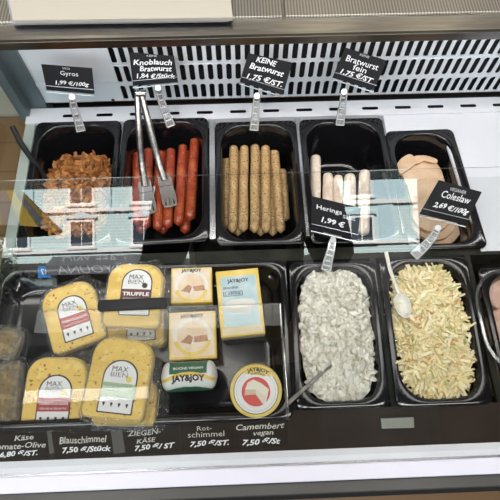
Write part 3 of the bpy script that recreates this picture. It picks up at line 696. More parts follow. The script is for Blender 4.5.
ticket([(-12, 434), (46, 431.5), (48.5, 457), (-12, 461.5)], [('Käse', .12, .32, .36, .2, 'h'), ('Tomate-Olive', .02, .02, .92, .22, 'h'), ('6,80 €/ST.', .02, -.28, .84, .24, 'b')], 'brown ticket reading Tomate-Olive at the left end of the rail')
ticket([(51.5, 431.5), (110.5, 429), (113, 455), (55.5, 458.5)], [('Blauschimmel', .02, .16, .82, .26, 'h'), ('7,50 €/Stück', .06, -.22, .84, .26, 'b')], 'brown ticket reading Blauschimmel on the rail')
ticket([(122, 429), (179, 423.5), (180.5, 451), (126, 455)], [('ZIEGEN-', -.12, .30, .6, .2, 'h'), ('KÄSE', -.1, .02, .4, .2, 'h'), ('7,50 €/ ST', .04, -.26, .8, .24, 'b')], 'brown ticket reading Ziegen-Käse on the rail')
ticket([(179.8, 424), (234, 421.5), (234, 449), (181, 451.5)], [('Rot-', -.05, .32, .28, .16, 'p'), ('schimmel', -.02, .10, .68, .2, 'p'), ('7,50 €/ST.', .04, -.24, .74, .24, 'b')], 'brown ticket reading Rotschimmel between Ziegen-Käse and Camembert')
ticket([(234.8, 421.5), (287.6, 419), (287.6, 446), (234.8, 449)], [('Camembert', -.02, .30, .92, .22, 'h'), ('vegan', .04, .0, .46, .18, 'h'), ('7,50 €/St', .0, -.28, .76, .26, 'b')], 'brown ticket reading Camembert vegan at the right end of the tickets')
# clear block on the rail
q = [PP(x, y, RA, RN) for x, y in ((380, 418), (413, 416.5), (413.5, 427), (381, 428))]
mb = MB(); mb.hexa([q[3], q[2], q[1], q[0]], [p+RN*.004 for p in (q[3], q[2], q[1], q[0])])
o = mb.build('ticket_holder', mat('grey_clear_plastic', (.30, .30, .26), .25), bevel=.0008); tag(o, 'empty grey plastic ticket holder on the rail below the coleslaw', 'ticket holder')
for x0, x1, lab in ((47, 53, 'clear grey ticket holder between the Tomate-Olive and Blauschimmel tickets'), (111, 123.5, 'clear grey ticket holder between the Blauschimmel and Ziegen-Käse tickets')):
    q = [PP(x, y, RA, RN) for x, y in ((x0, 431), (x1, 430), (x1+2, 452), (x0+3, 454))]
    mb = MB(); mb.hexa([q[3], q[2], q[1], q[0]], [p+RN*.0009 for p in (q[3], q[2], q[1], q[0])]); o = mb.build('ticket_holder', mat('grey_clear_plastic', (.10, .09, .08), .35)); tag(o, lab, 'ticket holder')

# ------------------------------------------------------------------ wrapped cheese packs
def cheese_mat(name, spots): return specks(name, (.78, .54, .13), [((.72, .47, .10), 25, .48, .2), ((.84, .62, .20), 60, .55, .15)]+spots, .45, .15, 300)
M['ch_tomato'] = cheese_mat('tomato_olive_cheese', [((.30, .05, .02), 130, .655, .02), ((.20, .14, .05), 170, .665, .02)])
M['ch_truffle'] = cheese_mat('truffle_cheese', [((.50, .33, .10), 180, .68, .03)])
M['ch_herb'] = cheese_mat('herb_cheese', [((.42, .20, .06), 140, .67, .02), ((.25, .26, .08), 190, .67, .02)])
M['band_red'] = mat('red_label_band', (.42, .055, .06), .45); M['band_brown'] = mat('dark_red_label_band', (.10, .012, .010), .45); M['band_green'] = mat('pale_green_label_band', (.33, .47, .27), .45)
M['yellow_dot'] = mat('yellow_seal', (.75, .62, .10), .45); M['dark_dot'] = mat('dark_seal', (.03, .03, .03), .45)
def cheese(center, dz, rot, w, h, th, mcheese, band, bandtext, label, seal='yellow_dot', lab_off=(0, -.006), tilt=(0, 0), lw=.047, lh=.072, withlabel=True, seed=0, film=True, lift=0):
    o = empty('cheese_pack', P(*center, dz), label, 'cheese pack', 'wrapped cheese packs', rot=(math.radians(tilt[0]), math.radians(tilt[1]), math.radians(rot)))
    out = rrect(-w/2, -h/2, w/2, h/2, (.010, .010, .028, .028), 7)
    mb = MB(); mb.prism(out, -th, 0, 0, bev=.0015); mb.build('cheese_block', mcheese, o, smooth=True, angle=35)
    if withlabel:
        lx, ly = lab_off
        mb = MB(); mb.prism(rrect(lx-lw/2, ly-lh/2, lx+lw/2, ly+lh/2, (.0015, .0015, lw*.47, lw*.47), 10), 0.0001, .0006, 0)
        mb.prism(rrect(lx-lw/2+.0018, ly-lh/2+.0018, lx+lw/2-.0018, ly+lh/2-.0018, (.001, .001, lw*.46, lw*.46), 10), .0006, .0009, 1)
        by0, by1 = ly-lh*.20, ly+lh*.06
        mb.box((lx-lw/2+.0012, by0, .0009), (lx+lw/2-.0012, by1, .0012), 2)
        # seal
        sx, sy = lx+lw*.26, ly+lh*.145
        mb.prism([(sx+.0045*math.cos(k*PI/8), sy+.0045*math.sin(k*PI/8)) for k in range(16)], .0009, .0012, 3)
        L = mb.build('label', [M['ink_black'], M['label_white'], band, M[seal]], o)
        tx = MB(); O = Vector((lx, ly, .0012)); U = Vector((1, 0, 0)); V = Vector((0, 1, 0))
        text_mesh(tx, 'MAX', O, U, V, -.002, lh*.325, lw*.46, .0075, 0, lift=.0002, bold=.0)
        text_mesh(tx, 'BIEN', O, U, V, -.002, lh*.215, lw*.50, .0065, 0, lift=.0002, bold=-.01)
        text_mesh(tx, bandtext, O, U, V, 0, -lh*.045, lw*.86, .0062, 1, lift=.0004, bold=.025)
        text_mesh(tx, 'VEGANE ALTERNATIVE', O, U, V, 0, -lh*.145, lw*.8, .0028, 1, lift=.0004)
        for k in range(4):       # the row of four little pictograms
            ix = -lw*.33+k*lw*.22; iy = -lh*.34
            tx.add([O+Vector((ix+a*.0022, iy+b*.003, .0003)) for a, b in ((-1, .6), (-.4, 1), (.4, 1), (1, .6), (.5, -.2), (.2, -1), (-.2, -1), (-.5, -.2))], [(0, 7, 6, 5, 4, 3, 2, 1)], 0)
        tx.build('lettering', [M['ink_black'], M['label_white']], L)
    if film:
        rnd = random.Random(seed+5)
        # loose crinkled wrapper: a skirt around the block
        ring0 = rrect(-w/2-.0005, -h/2-.0005, w/2+.0005, h/2+.0005, (.010, .010, .028, .028), 9); n = len(ring0); rings = []
        for j, (d, z) in enumerate(((-.004, .0022), (.0, .0012), (.0035, -.004), (.008, -.010), (.011, -th))):
            rr = []
            for i, (x, y) in enumerate(ring0):
                a = math.atan2(y, x); k = 1+.9*noise.noise(Vector((a*3, seed*2.1, j)))
                L2 = math.hypot(x, y); dd = d*(k if d > 0 else 1)*(1.25 if x > 0 else .8); rr.append(Vector((x+x/L2*dd, y+y/L2*dd, z+(.002*noise.noise(Vector((a*7, seed, j*2))) if 0 < j < 4 else 0))))
            rings.append(rr)
        mb = MB(); mb.loft(rings); mb.build('wrapper', M['film'], o, smooth=True, angle=180)
    return o
# tray floor is at about -.055
cheese((136, 318), -.016, 3, .092, .098, .034, M['ch_truffle'], M['band_brown'], 'TRUFFLE', 'yellow cheese pack lying under the truffle pack, mostly hidden', seed=2, lab_off=(.008, -.003), tilt=(2, 0))
cheese((134, 295), .006, -4, .091, .106, .021, M['ch_truffle'], M['band_brown'], 'TRUFFLE', 'yellow cheese pack with dark red TRUFFLE band', seal='dark_dot', lab_off=(.003, .005), tilt=(4, 0), seed=3, lh=.078, lw=.050)
cheese((73, 315), -.008, 19, .087, .108, .020, M['ch_tomato'], M['band_red'], 'TOMATO & OLIVE', 'tilted tomato and olive cheese pack with red band, behind the other red-band pack', lab_off=(.001, -.004), tilt=(4, 2), seed=4, lh=.074)
cheese((55, 394), -.010, -2, .094, .111, .022, M['ch_tomato'], M['band_red'], 'TOMATO & OLIVE', 'upright tomato and olive cheese pack with red band at the front of the tray', lab_off=(0, -.010), tilt=(5, 0), seed=5, lh=.077, lw=.051)
cheese((125, 400), .004, -2, .094, .072, .022, M['ch_herb'], M['band_green'], 'BASIL & GARLIC', 'yellow cheese pack under the green-band pack, its front edge showing', withlabel=False, seed=6)
cheese((119, 378), .021, -8, .092, .118, .017, M['ch_herb'], M['band_green'], 'BASIL & GARLIC', 'yellow cheese pack with pale green band, lying on another pack', lab_off=(.002, -.012), tilt=(4, 0), seed=7, lh=.077, lw=.052)
# two hazy vacuum packs at the left edge of the tray
for i, (px, py, h) in enumerate(((2, 342, .05), (2, 393, .10))):
    o = empty('vacuum_pack', P(px, py, -.012), ('brownish vacuum pack at the left border, the rear one', 'brownish vacuum pack at the left border, the front one')[i], 'vacuum pack', 'vacuum packs at the left end', rot=(0, 0, math.radians((-10, 4)[i])))
    mb = MB(); mb.prism(rrect(-.018, -h/2, .026, h/2, .014, 6), -.024, 0, bev=.006)
    mb.build('filling', specks('vacuum_packed_filling_%d' % i, (.19, .13, .06), [((.30, .22, .10), 60, .5, .12), ((.10, .10, .05), 130, .58, .1)], .5), o, smooth=True)
    mb = MB(); mb.loft([[Vector((x*s, y*s, z)) for x, y in rrect(-.020, -h/2-.004, .030, h/2+.004, .018, 8)] for s, z in ((.6, .003), (.95, .002), (1.08, -.012), (1.12, -.03))]); mb.build('wrapper', M['film'], o, smooth=True, angle=180)

# ------------------------------------------------------------------ cheese boxes
M['box_cream'] = mat('cream_box_print', (.72, .62, .44), .5, col2=(.78, .70, .52), scale=30)
M['box_yellow'] = mat('yellow_box_print', (.74, .53, .10), .5, col2=(.80, .62, .20), scale=30)
M['box_pink'] = mat('pinkish_box_print', (.76, .58, .40), .5, col2=(.80, .68, .52), scale=40)
M['box_blue'] = mat('pale_blue_box_print', (.42, .58, .64), .5, col2=(.55, .66, .68), scale=40)
M['box_white'] = mat('white_box_print', (.76, .74, .68), .5)
M['brownish'] = mat('cheese_rind_print', (.40, .20, .11), .5, col2=(.55, .30, .17), scale=150)
M['pale_print'] = mat('pale_cheese_print', (.80, .74, .62), .5)
M['greyp'] = mat('grey_cheese_print', (.52, .50, .46), .5, col2=(.62, .60, .57), scale=90)
M['herbgreen'] = mat('green_print', (.06, .20, .09), .5)
def poly(mb, pts, z0, z1, mi): mb.prism(pts, z0, z1, mi)
def ell(cx, cy, a, b, a0=0, a1=2*PI, n=28): return [(cx+a*math.cos(a0+(a1-a0)*k/n), cy+b*math.sin(a0+(a1-a0)*k/n)) for k in range(n+(0 if abs(a1-a0-2*PI) < 1e-6 else 1))]
def annulus(mb, cx, cy, r0, r1, a0, a1, z, mi, n=30, sy=1.0):
    vs = [(cx+r*math.cos(a0+(a1-a0)*k/n), cy+sy*r*math.sin(a0+(a1-a0)*k/n), z) for k in range(n+1) for r in (r0, r1)]
    mb.add(vs, [(2*k, 2*k+1, 2*k+3, 2*k+2) for k in range(n)], mi)
def small_box(center, dz, rot, w, h, th, label, tilt):
    o = empty('cheese_box', P(*center, dz), label, 'cheese box', 'small boxed cheeses', rot=(math.radians(tilt), 0, math.radians(rot)))
    mb = MB(); mb.box((-w/2, -h/2, -th), (w/2, h/2, 0)); mb.build('carton', M['box_yellow'], o, bevel=.0015)
    mb = MB(); z = .0003
    mb.box((-w/2+.0032, -h/2+.004, -.0002), (w/2-.0032, h/2-.002, z), 0)
    r = w*.41; cy = -.002
    mb.prism(ell(0, cy, r, r*.98), z, z+.0002, 2)                  # pale disc
    annulus(mb, 0, cy, r*.80, r, PI*1.08, PI*1.92, z+.0004, 1)      # yellow crescent
    mb.prism(ell(0, cy, r*.80, r*.78), z+.0002, z+.0003, 3)
    z2 = z+.0005
    mb.prism([(-r*.62, cy-r*.28), (-r*.1, cy-r*.42), (r*.05, cy-r*.05), (-r*.2, cy+r*.1)], z2, z2+.0002, 4)
    mb.prism([(r*.1, cy-r*.32), (r*.8, cy-r*.28), (r*.75, cy+r*.05), (r*.08, cy-r*.02)], z2, z2+.0002, 5)
    mb.prism([(-r*.1, cy-r*.42), (r*.3, cy-r*.35), (r*.05, cy-r*.05)], z2, z2+.0002, 6)
    mb.prism(ell(-r*.1, cy+r*.35, r*.5, r*.3), z2, z2+.0001, 3)
    L = mb.build('front_print', [M['box_pink'], M['box_yellow'], M['box_white'], M['box_pink'], M['brownish'], M['brownish'], M['pale_print']], o)
    tx = MB(); text_mesh(tx, 'JAY&JOY', Vector((0, 0, z+.0006)), Vector((1, 0, 0)), Vector((0, 1, 0)), 0, h*.40, w*.5, .0075, 0, bold=.03); tx.build('lettering', M['ink_black'], L)
    # lower front flap with a yellow stripe
    mb = MB(); mb.box((-w/2+.001, -h/2-.0006, -th+.003), (w/2-.001, -h/2-.0003, -.003)); mb.build('side_print', M['box_yellow'], o)
    return o
small_box((191.5, 285), -.004, 0, .068, .060, .022, 'cream boxed cheese, the rear of the two small square boxes', 6)
small_box((192.5, 335), .002, 1, .074, .074, .026, 'cream boxed cheese, the front of the two small square boxes', 8)
# tall blue box
o = empty('cheese_box', P(240, 302, .0), 'tall pale blue and yellow boxed cheese beside the small boxes', 'cheese box', rot=(math.radians(6), 0, math.radians(4)))
w, h, th = .071, .110, .030
mb = MB(); mb.box((-w/2, -h/2, -th), (w/2, h/2, 0)); mb.build('carton', M['box_yellow'], o, bevel=.0015)
mb = MB(); mb.box((-w*.40, -h*.36, 0), (w*.42, h*.40, .0004), 0); mb.box((-w*.46, -h*.47, 0), (w*.46, -h*.37, .0003), 1)
mb.prism(ell(0, -h*.06, w*.38, h*.10), .0004, .0007, 2); mb.prism(ell(0, -h*.02, w*.35, h*.07), .0007, .0009, 3)
mb.box((-w*.36, h*.10, .0004), (w*.08, h*.17, .0007), 4)
L = mb.build('front_print', [M['box_blue'], M['box_cream'], M['greyp'], M['box_white'], M['ink_black']], o)
mb.__init__(); mb.box((-w*.345, h*.105, .0007), (w*.065, h*.165, .0009)); mb.build('name_panel', M['box_blue'], L)
tx = MB(); O = Vector((0, 0, .0009)); U = Vector((1, 0, 0)); V = Vector((0, 1, 0))
text_mesh(tx, 'JAY&JOY', O, U, V, 0, h*.32, w*.5, .008, 0, bold=.02); text_mesh(tx, 'JEANNE', O, U, V, -w*.18, h*.22, w*.36, .005, 0); text_mesh(tx, 'L AFFINE', O, U, V, -w*.14, h*.135, w*.36, .005, 0, lift=.0009)
tx.build('lettering', M['ink_black'], L)
mb = MB(); mb.box((-w/2+.001, -h/2-.0006, -th+.002), (w/2-.001, -h/2-.0003, -.002)); mb.build('side_print', M['box_cream'], o)
# roll-shaped wrapped cheese
roll = empty('cheese_roll', P(189.5, 376, -.004), 'white and green wrapped cheese roll lying below the small boxes', 'cheese roll', rot=(0, 0, math.radians(1)))
m, n, l = nt('roll_wrapper_white'); M['roll_white'] = m; n['Principled BSDF'].inputs['Base Color'].default_value = (.76, .76, .74, 1); n['Principled BSDF'].inputs['Roughness'].default_value = .3
M['roll_green'] = mat('dark_green_wrapper', (.035, .14, .075), .35); M['roll_yellow'] = mat('yellow_wrapper', (.72, .52, .08), .35)
def roll_pt(x, a, r):   # x along, a = angle from the top towards the viewer
    return Vector((x, -r*math.sin(a), r*math.cos(a)))
Lr, rr_ = .086, .022
def rad(x):
    q = (Lr/2-abs(x))/.012
    return rr_*(1 if q >= 1 else math.sqrt(max(.02, 1-(1-q)**2)))*(1+.01*math.sin(x*400))
mb = MB(); mb.loft([[roll_pt(x, 2*PI*k/28, rad(x)) for k in range(28)] for x in [-Lr/2+Lr*i/30 for i in range(31)]], 0, True, True); mb.build('wrapper', M['roll_white'], roll, smooth=True, angle=180)
def patch(fn, name, m, N=40, K=8, lift=.0004):
    mb = MB(); rings = []
    for i in range(N+1):
        x = -Lr/2*.93+Lr*.93*i/N; a0, a1 = fn(x/(Lr/2)); rings.append([roll_pt(x, a0+(a1-a0)*k/K, rad(x)+lift) for k in range(K+1)])
    mb.loft(rings, 0, closed=False); return mb.build(name, m, roll, smooth=True, angle=180)
curve = lambda x: .30+.62*x*x
patch(lambda x: (-1.1, min(curve(x)-.36, .02) if abs(x) < .66 else -1.1), 'green_print', M['roll_green'])
patch(lambda x: (curve(x)-.40, curve(x)-.14), 'yellow_print', M['roll_yellow'])
patch(lambda x: (max(curve(x)+.62, .95), 1.8), 'lower_green_print', M['roll_green'])
tx = MB(); text_mesh(tx, 'JAY&JOY', Vector((0, 0, 0)), Vector((1, 0, 0)), Vector((0, 1, 0)), 0, 0, .050, .0125, 0, lift=0, bold=.05)
tx.v = [roll_pt(p.x, .34-p.y/rr_+.0+4*(p.x/.043)**2*.05, rr_+.0009) for p in tx.v]; tx.build('lettering', M['ink_black'], roll)
tx = MB(); text_mesh(tx, 'BUCHE VEGAN', Vector((0, 0, 0)), Vector((1, 0, 0)), Vector((0, 1, 0)), 0, 0, .044, .004, 0, lift=0, bold=.03)
tx.v = [roll_pt(p.x, -.36-p.y/rr_, rr_+.0009) for p in tx.v]; tx.build('small_lettering', M['label_white'], roll)
# round camembert
rot_ = empty('round_cheese', P(256, 391, .012), 'round yellow-rimmed boxed camembert with red centre picture', 'round cheese', rot=(math.radians(16), 0, math.radians(-8)))
r = .0388
mb = MB(); mb.prism(ell(0, 0, r, r, n=56), -.022, 0, bev=.0015); mb.build('box', M['box_yellow'], rot_, smooth=True, angle=35)
mb = MB(); annulus(mb, 0, 0, r*.80, r*.98, 0, 2*PI, .0004, 0, 56); mb.prism(ell(0, 0, r*.86, r*.86, n=56), 0, .0006, 1)
annulus(mb, 0, 0, r*.835, r*.86, PI*.70, PI*2.25, .0009, 2, 50); annulus(mb, 0, 0, r*.74, r*.755, 0, 2*PI, .0009, 5, 50)
mb.prism(ell(0, r*-.02, r*.55, r*.55, n=40), .0006, .0009, 3)
z = .0011
mb.prism([(-r*.42, r*.02), (-r*.42, -r*.18), (r*.02, -r*.1), (r*.30, -r*.45), (r*.42, -r*.40), (r*.48, r*.12), (r*.2, r*.3), (-r*.15, r*.42), (-r*.35, r*.28)], .0009, z, 4)
mb.prism([(-r*.42, r*.02), (-r*.42, -r*.20), (r*.0, -r*.12), (r*.0, r*.06)], z, z+.0002, 5); mb.prism([(r*.0, r*.06), (r*.0, -r*.12), (r*.32, -r*.46), (r*.40, -r*.16)], z, z+.0002, 6)
mb.box((-r*.5, r*.60, .0006), (r*.5, r*.9, .001), 0)
L = mb.build('top_print', [M['box_yellow'], M['label_white'], M['ink_black'], mat('red_print', (.62, .07, .05), .45), M['pale_print'], mat('tan_print', (.60, .47, .33), .5), mat('cream_print', (.74, .66, .52), .5)], rot_)
tx = MB(); text_mesh(tx, 'JAY&JOY', Vector((0, 0, 0)), Vector((1, 0, 0)), Vector((0, 1, 0)), 0, 0, r*.86, r*.2, 0, lift=0, bold=.04)
R2 = r*.80
tx.v = [Vector(((R2+p.y)*math.sin(p.x/R2), (R2+p.y)*math.cos(p.x/R2), .0013)) for p in tx.v]
t3 = MB(); text_mesh(t3, 'JOSEPHINE', Vector((0, 0, 0)), Vector((1, 0, 0)), Vector((0, 1, 0)), 0, 0, r*.55, r*.1, 0, lift=0, bold=.02)
R2 = r*.655; tx.add([Vector(((R2+p.y)*math.sin(p.x/R2), (R2+p.y)*math.cos(p.x/R2), .0013)) for p in t3.v], t3.f)
tx.build('lettering', M['ink_black'], L)

# ------------------------------------------------------------------ clear lid with black handle over the cheeses
lid = empty('tray_lid', P(165, 370, .02), 'clear acrylic lid with a black bar handle over the cheese tray', 'tray lid'); O = lid.location.copy()
zl = .038
A = P(38, 311, zl); B = P(280, 303.5, zl); C = P(287, 420, .028); Dp = P(18, 428, .028)
mb = MB(); N_ = 10
def lidpt(u, v): return (A.lerp(B, u)).lerp(Dp.lerp(C, u), v)-O
q = []
for (u, v) in rrect(0, 0, 1, 1, (.0, .0, .0, .0), 1): q.append((u, v))
mb.hexa([lidpt(0, 1), lidpt(1, 1), lidpt(1, 0), lidpt(0, 0)], [lidpt(0, 1)+Vector((0, 0, .001)), lidpt(1, 1)+Vector((0, 0, .001)), lidpt(1, 0)+Vector((0, 0, .001)), lidpt(0, 0)+Vector((0, 0, .001))])
mb.build('sheet', M['lid'], lid)
mb = MB(); dn = Vector((0, 0, -.03))
e0, e1, e2, e3 = lidpt(0, 0), lidpt(1, 0), lidpt(1, 1), lidpt(0, 1)
mb.quad([e1, e2, e2+Vector((.004, 0, -.014)), e1+Vector((.004, 0, -.032))]); mb.build('side_wall', M['lid'], lid)
mb = MB(); mb.tube([e0, e1], .0008, 6); mb.tube([e1, e2], .0011, 6); mb.tube([e1+Vector((.004, 0, -.03)), e2+Vector((.004, 0, -.014))], .0009, 6); mb.build('sheet_edge', M['lid_edge'], lid, smooth=True)
mb = MB(); h0 = P(98, 306, zl+.006)-O; h1 = P(167.5, 303, zl+.006)-O
dx = (h1-h0); ux = dx.normalized(); vy = Vector((0, 0, 1)).cross(ux)
ring = lambda p, s: [p+vy*y*s+Vector((0, 0, z*s)) for y, z in ((-.0085, -.004), (.0085, -.004), (.0095, 0), (.0075, .005), (-.0075, .005), (-.0095, 0))]
mb.loft([ring(h0, .7), ring(h0+ux*.003, 1), ring(h1-ux*.003, 1), ring(h1, .7)], 0, True, True); mb.build('handle', M['black_plastic'], lid, smooth=True, bevel=.0012, angle=50)

# ------------------------------------------------------------------ paper stack on the shelf
pz = SH+.0036
def sheet(c, z0, z1, name, m, label):
    q = [P(x, y, z1) for x, y in c]
    mb = MB(); mb.hexa([Vector((p.x, p.y, R_(z0))) for p in q], q); o = mb.build(name, m, bevel=.0006); tag(o, label, 'paper', 'paper sheets on the steel top'); return o
sheet([(12, 23.5), (229, 20.5), (222, -40), (-2, -40)], pz, pz+.0025, 'wrapping_paper', M['paper2'], 'lilac grey paper pad at the bottom of the paper stack on the steel top')
sheet([(13, 20), (233, 17), (226, -42), (0, -42)], pz+.0026, pz+.008, 'wrapping_paper', M['paper'], 'thick cream paper stack lying on top of the steel shelf')

# ------------------------------------------------------------------ shop around the counter
def structure(mb, name, m, **k):
    o = mb.build(name, m, **k); o['kind'] = 'structure'; return o
def planks(name, c0, c1, c2, sx, sy):
    m, n, l = nt(name); b = n['Principled BSDF']; b.inputs['Roughness'].default_value = .5; tc = n.new('ShaderNodeTexCoord'); br = n.new('ShaderNodeTexBrick')
    br.inputs['Color1'].default_value = (*c0, 1); br.inputs['Color2'].default_value = (*c1, 1); br.inputs['Mortar'].default_value = (*c2, 1); br.inputs['Scale'].default_value = 1
    br.inputs['Brick Width'].default_value = sx; br.inputs['Row Height'].default_value = sy; br.inputs['Mortar Size'].default_value = .004
    l.new(tc.outputs['Object'], br.inputs['Vector']); l.new(br.outputs[0], b.inputs['Base Color']); return m
mb = MB(); mb.box((-4, -1.3, -.1), (4, 3, 0)); structure(mb, 'floor', planks('brown_floor_boards', (.30, .17, .075), (.25, .14, .06), (.20, .11, .05), 1.4, .14))
wallm = mat('warm_white_plaster', (.66, .63, .56), .8, col2=(.62, .59, .52), scale=4)
mb = MB(); mb.box((-4, 3, 0), (4, 3.1, 2.9)); structure(mb, 'wall_back', wallm)
mb = MB(); mb.box((-4.1, -1.3, 0), (-4, 3.1, 2.9)); structure(mb, 'wall_left', wallm)
mb = MB(); mb.box((4, -1.3, 0), (4.1, 3.1, 2.9)); structure(mb, 'wall_right', wallm)
mb = MB(); mb.box((-4.1, -1.3, 2.9), (4.1, 3.1, 3.05)); structure(mb, 'ceiling', mat('grey_ceiling', (.30, .29, .28), .8))
mb = MB(); mb.box((-8, -1.3, 3.05), (8, 3.1, 6)); structure(mb, 'wall_upper_shade_block', wallm)  # unseen block over the shop, sized to set how far its shadow reaches
# beige cabinet standing beside the counter
cab = empty('side_cabinet', (-1.05, 1.74, 0), 'pale beige cabinet seen through the glass end of the counter', 'cabinet')
mb = MB(); mb.box((-.45, -.35, 0), (.45, .35, .52)); mb.build('carcass', mat('beige_cabinet', (.40, .37, .30), .5, col2=(.36, .33, .27), scale=3), cab, bevel=.004)
mb = MB(); mb.box((-.47, -.37, .52), (.47, .37, .55)); mb.build('top', mat('beige_cabinet_top', (.46, .43, .35), .45), cab, bevel=.004)
for k in range(3):
    mb = MB(); mb.box((-.43, -.362, .03+k*.165), (.43, -.35, .18+k*.165)); d_ = mb.build('drawer', mat('beige_drawer', (.43, .40, .33), .5), cab, bevel=.002)

# ------------------------------------------------------------------ outside, mirrored in the front glass
nG = gn
mir = CAM-2*((CAM-gb).dot(nG))*nG
def refl(x, y, Yp):
    d = ray(x, y); d = d-2*d.dot(nG)*nG; t = (Yp-mir.y)/d.y; return mir+t*d
YF = -38.0
mb = MB(); mb.box((-60, -45, -.12), (60, -1.3, -.02)); structure(mb, 'street', mat('dark_asphalt', (.016, .016, .017), .9, spec=.1, col2=(.022, .022, .023), scale=3))
mb = MB(); mb.box((.80, -1.42, -.02), (4.1, -1.3, 3.05)); structure(mb, 'wall_front_blocker', mat('dark_brown_blocker', (.035, .028, .024), .5))  # added dark wall that blocks the facade's reflection at the right
bl = empty('apartment_building', (-3, YF, 0), 'pale mint street facade with white framed windows, mirrored in the front glass', 'building')
BO = bl.location.copy()
M['facade'] = wavy('mint_grey_siding', (.53, .70, .71), (.66, .82, .83), 1.3, 'Z', .8)
M['facade_blue'] = mat('pale_blue_plaster', (.52, .72, .80), .8)
M['win_dark'] = mat('dark_window_pane', (.05, .07, .09), .15)
M['win_white'] = mat('white_window_frame', (.85, .86, .86), .6)
def bpart(x0, x1, z0, z1, y0, y1, name, m, parent=None):
    mb = MB(); mb.box((x0-BO.x, y0, z0), (x1-BO.x, y1, z1)); return mb.build(name, m, parent or bl)
bpart(-30, 24, 0, 13, -8, 0, 'wall', M['facade'])
bpart(-30, 24, 6.85, 7.15, 0, .25, 'cornice', M['win_white']); bpart(-30, 24, 3.7, 3.95, 0, .2, 'cornice', M['win_white'])
bpart(-30, 24, 0, 3.0, 0, .12, 'shop_front', mat('dark_shop_front', (.03, .03, .035), .5))
for x0, x1 in ((10.6, 13.1), (-19.4, -15.9), (-10.6, -9.9)): bpart(x0, x1, 7.15, 12.9, 0, .12, 'pilaster', M['facade_blue'])
bpart(11.0, 12.2, 3.95, 6.85, 0, .12, 'pilaster', M['facade_blue'])
for wx, zs in ((-12.2, ((4.25, 6.1), (7.6, 9.8))), (-17.2, ((4.25, 6.1), )), (-7.4, ((4.25, 6.1), (7.6, 9.8))), (-2, ((4.25, 6.1), (7.6, 9.8))), (3.5, ((4.25, 6.1), (7.6, 9.8))), (9.6, ((4.0, 5.8), (7.6, 9.8))), (15, ((4.25, 6.1), (7.6, 9.8)))):
    for z0, z1 in zs:
        f = bpart(wx-1.0, wx+1.0, z0-.15, z1+.15, 0, .14, 'window', M['win_white'])
        for k in (0, 1): 
            p_ = bpart(wx-.82+k*.86, wx-.04+k*.86, z0, z1, .10, .17, 'pane', M['win_dark'], f)
        bpart(wx-1.15, wx+1.15, z0-.3, z0-.15, 0, .3, 'window_sill', M['win_white'])
        mb = MB(); mb.add([Vector((wx-BO.x+x, y, z1+.25+z)) for y in (0, .25) for x, z in ((-1.2, 0), (1.2, 0), (1.2, .12), (0, .55), (-1.2, .12))],
                          [(0, 1, 2, 3, 4), (9, 8, 7, 6, 5)]+[(i, 5+i, 5+(i+1) % 5, (i+1) % 5) for i in range(5)]); mb.build('pediment', M['facade_blue'], bl)
aw = empty('shop_awning', (-11, YF+.2, 0), 'dark shop awning with white script, mirrored in the glass above the cheeses', 'awning')
mb = MB(); mb.hexa([(-3.4, 0, 2.2), (3.4, 0, 2.2), (3.4, 1.4, 2.0), (-3.4, 1.4, 2.0)], [(-3.4, 0, 3.45), (3.4, 0, 3.45), (3.4, 1.4, 2.75), (-3.4, 1.4, 2.75)]); mb.build('canopy', mat('charcoal_awning', (.09, .10, .115), .7), aw)
tx = MB(); O_ = Vector((0, 1.41, 2.36)); text_mesh(tx, 'AYOUNA', O_, Vector((-1, 0, 0)), Vector((0, 0, 1)), 0, .0, 5.2, .6, 0, shear=.3, lift=.02)
text_mesh(tx, 'CAFE YNO', Vector((0, .75, 3.12)), Vector((-1, 0, 0)), Vector((0, -.447, .894)).normalized(), 0, 0, 4.8, .7, 0, shear=.3, lift=.03); tx.build('lettering', mat('dimmed_awning_script', (.36, .38, .40), .7), aw)  # white script greyed in colour so its reflection stays dim
sg_ = empty('house_number_sign', (-15.0, YF+.3, 2.3), 'blue house number sign, mirrored in the glass at left', 'sign')
mb = MB(); mb.box((-.5, 0, -.45), (.5, .05, .45)); mb.build('plate', mat('blue_enamel', (.03, .22, .62), .4), sg_)
tx = MB(); text_mesh(tx, '37', Vector((0, .05, 0)), Vector((-1, 0, 0)), Vector((0, 0, 1)), 0, 0, .6, .5, 0, lift=.01); tx.build('lettering', M['win_white'], sg_)
# street tree
tr = empty('street_tree', (-17.5, -34.5, 0), 'dark green street tree in front of the mint facade', 'tree')
mb = MB(); mb.tube([(0, 0, 0), (.05, 0, 1.2), (0, .1, 2.6)], [.16, .13, .08], 8); mb.build('trunk', mat('bark', (.06, .045, .035), .9), tr)
rnd = random.Random(4); mb = MB()
for i in range(1500):
    while True:
        q = Vector((rnd.uniform(-1, 1), rnd.uniform(-1, 1), rnd.uniform(-1, 1)))
        if .3 < q.length < 1: break
    q = q*(1+.25*noise.noise(q*2)); c = Vector((q.x*1.9, q.y*1.6, 2.6+q.z*2.0)); e = Euler((rnd.uniform(0, 6), rnd.uniform(0, 6), rnd.uniform(0, 6))).to_matrix(); s_ = rnd.uniform(.10, .2)
    mb.add([c+e@Vector(v)*s_ for v in ((-1, 0, 0), (0, -.5, 0), (1, 0, 0), (0, .5, 0))], [(0, 1, 2, 3)], 0, rnd.random())
mb.build('crown', tinted('tree_leaves', (.015, .035, .015), (.04, .08, .03), (.08, .13, .05), .6, 0), tr, tint=True)
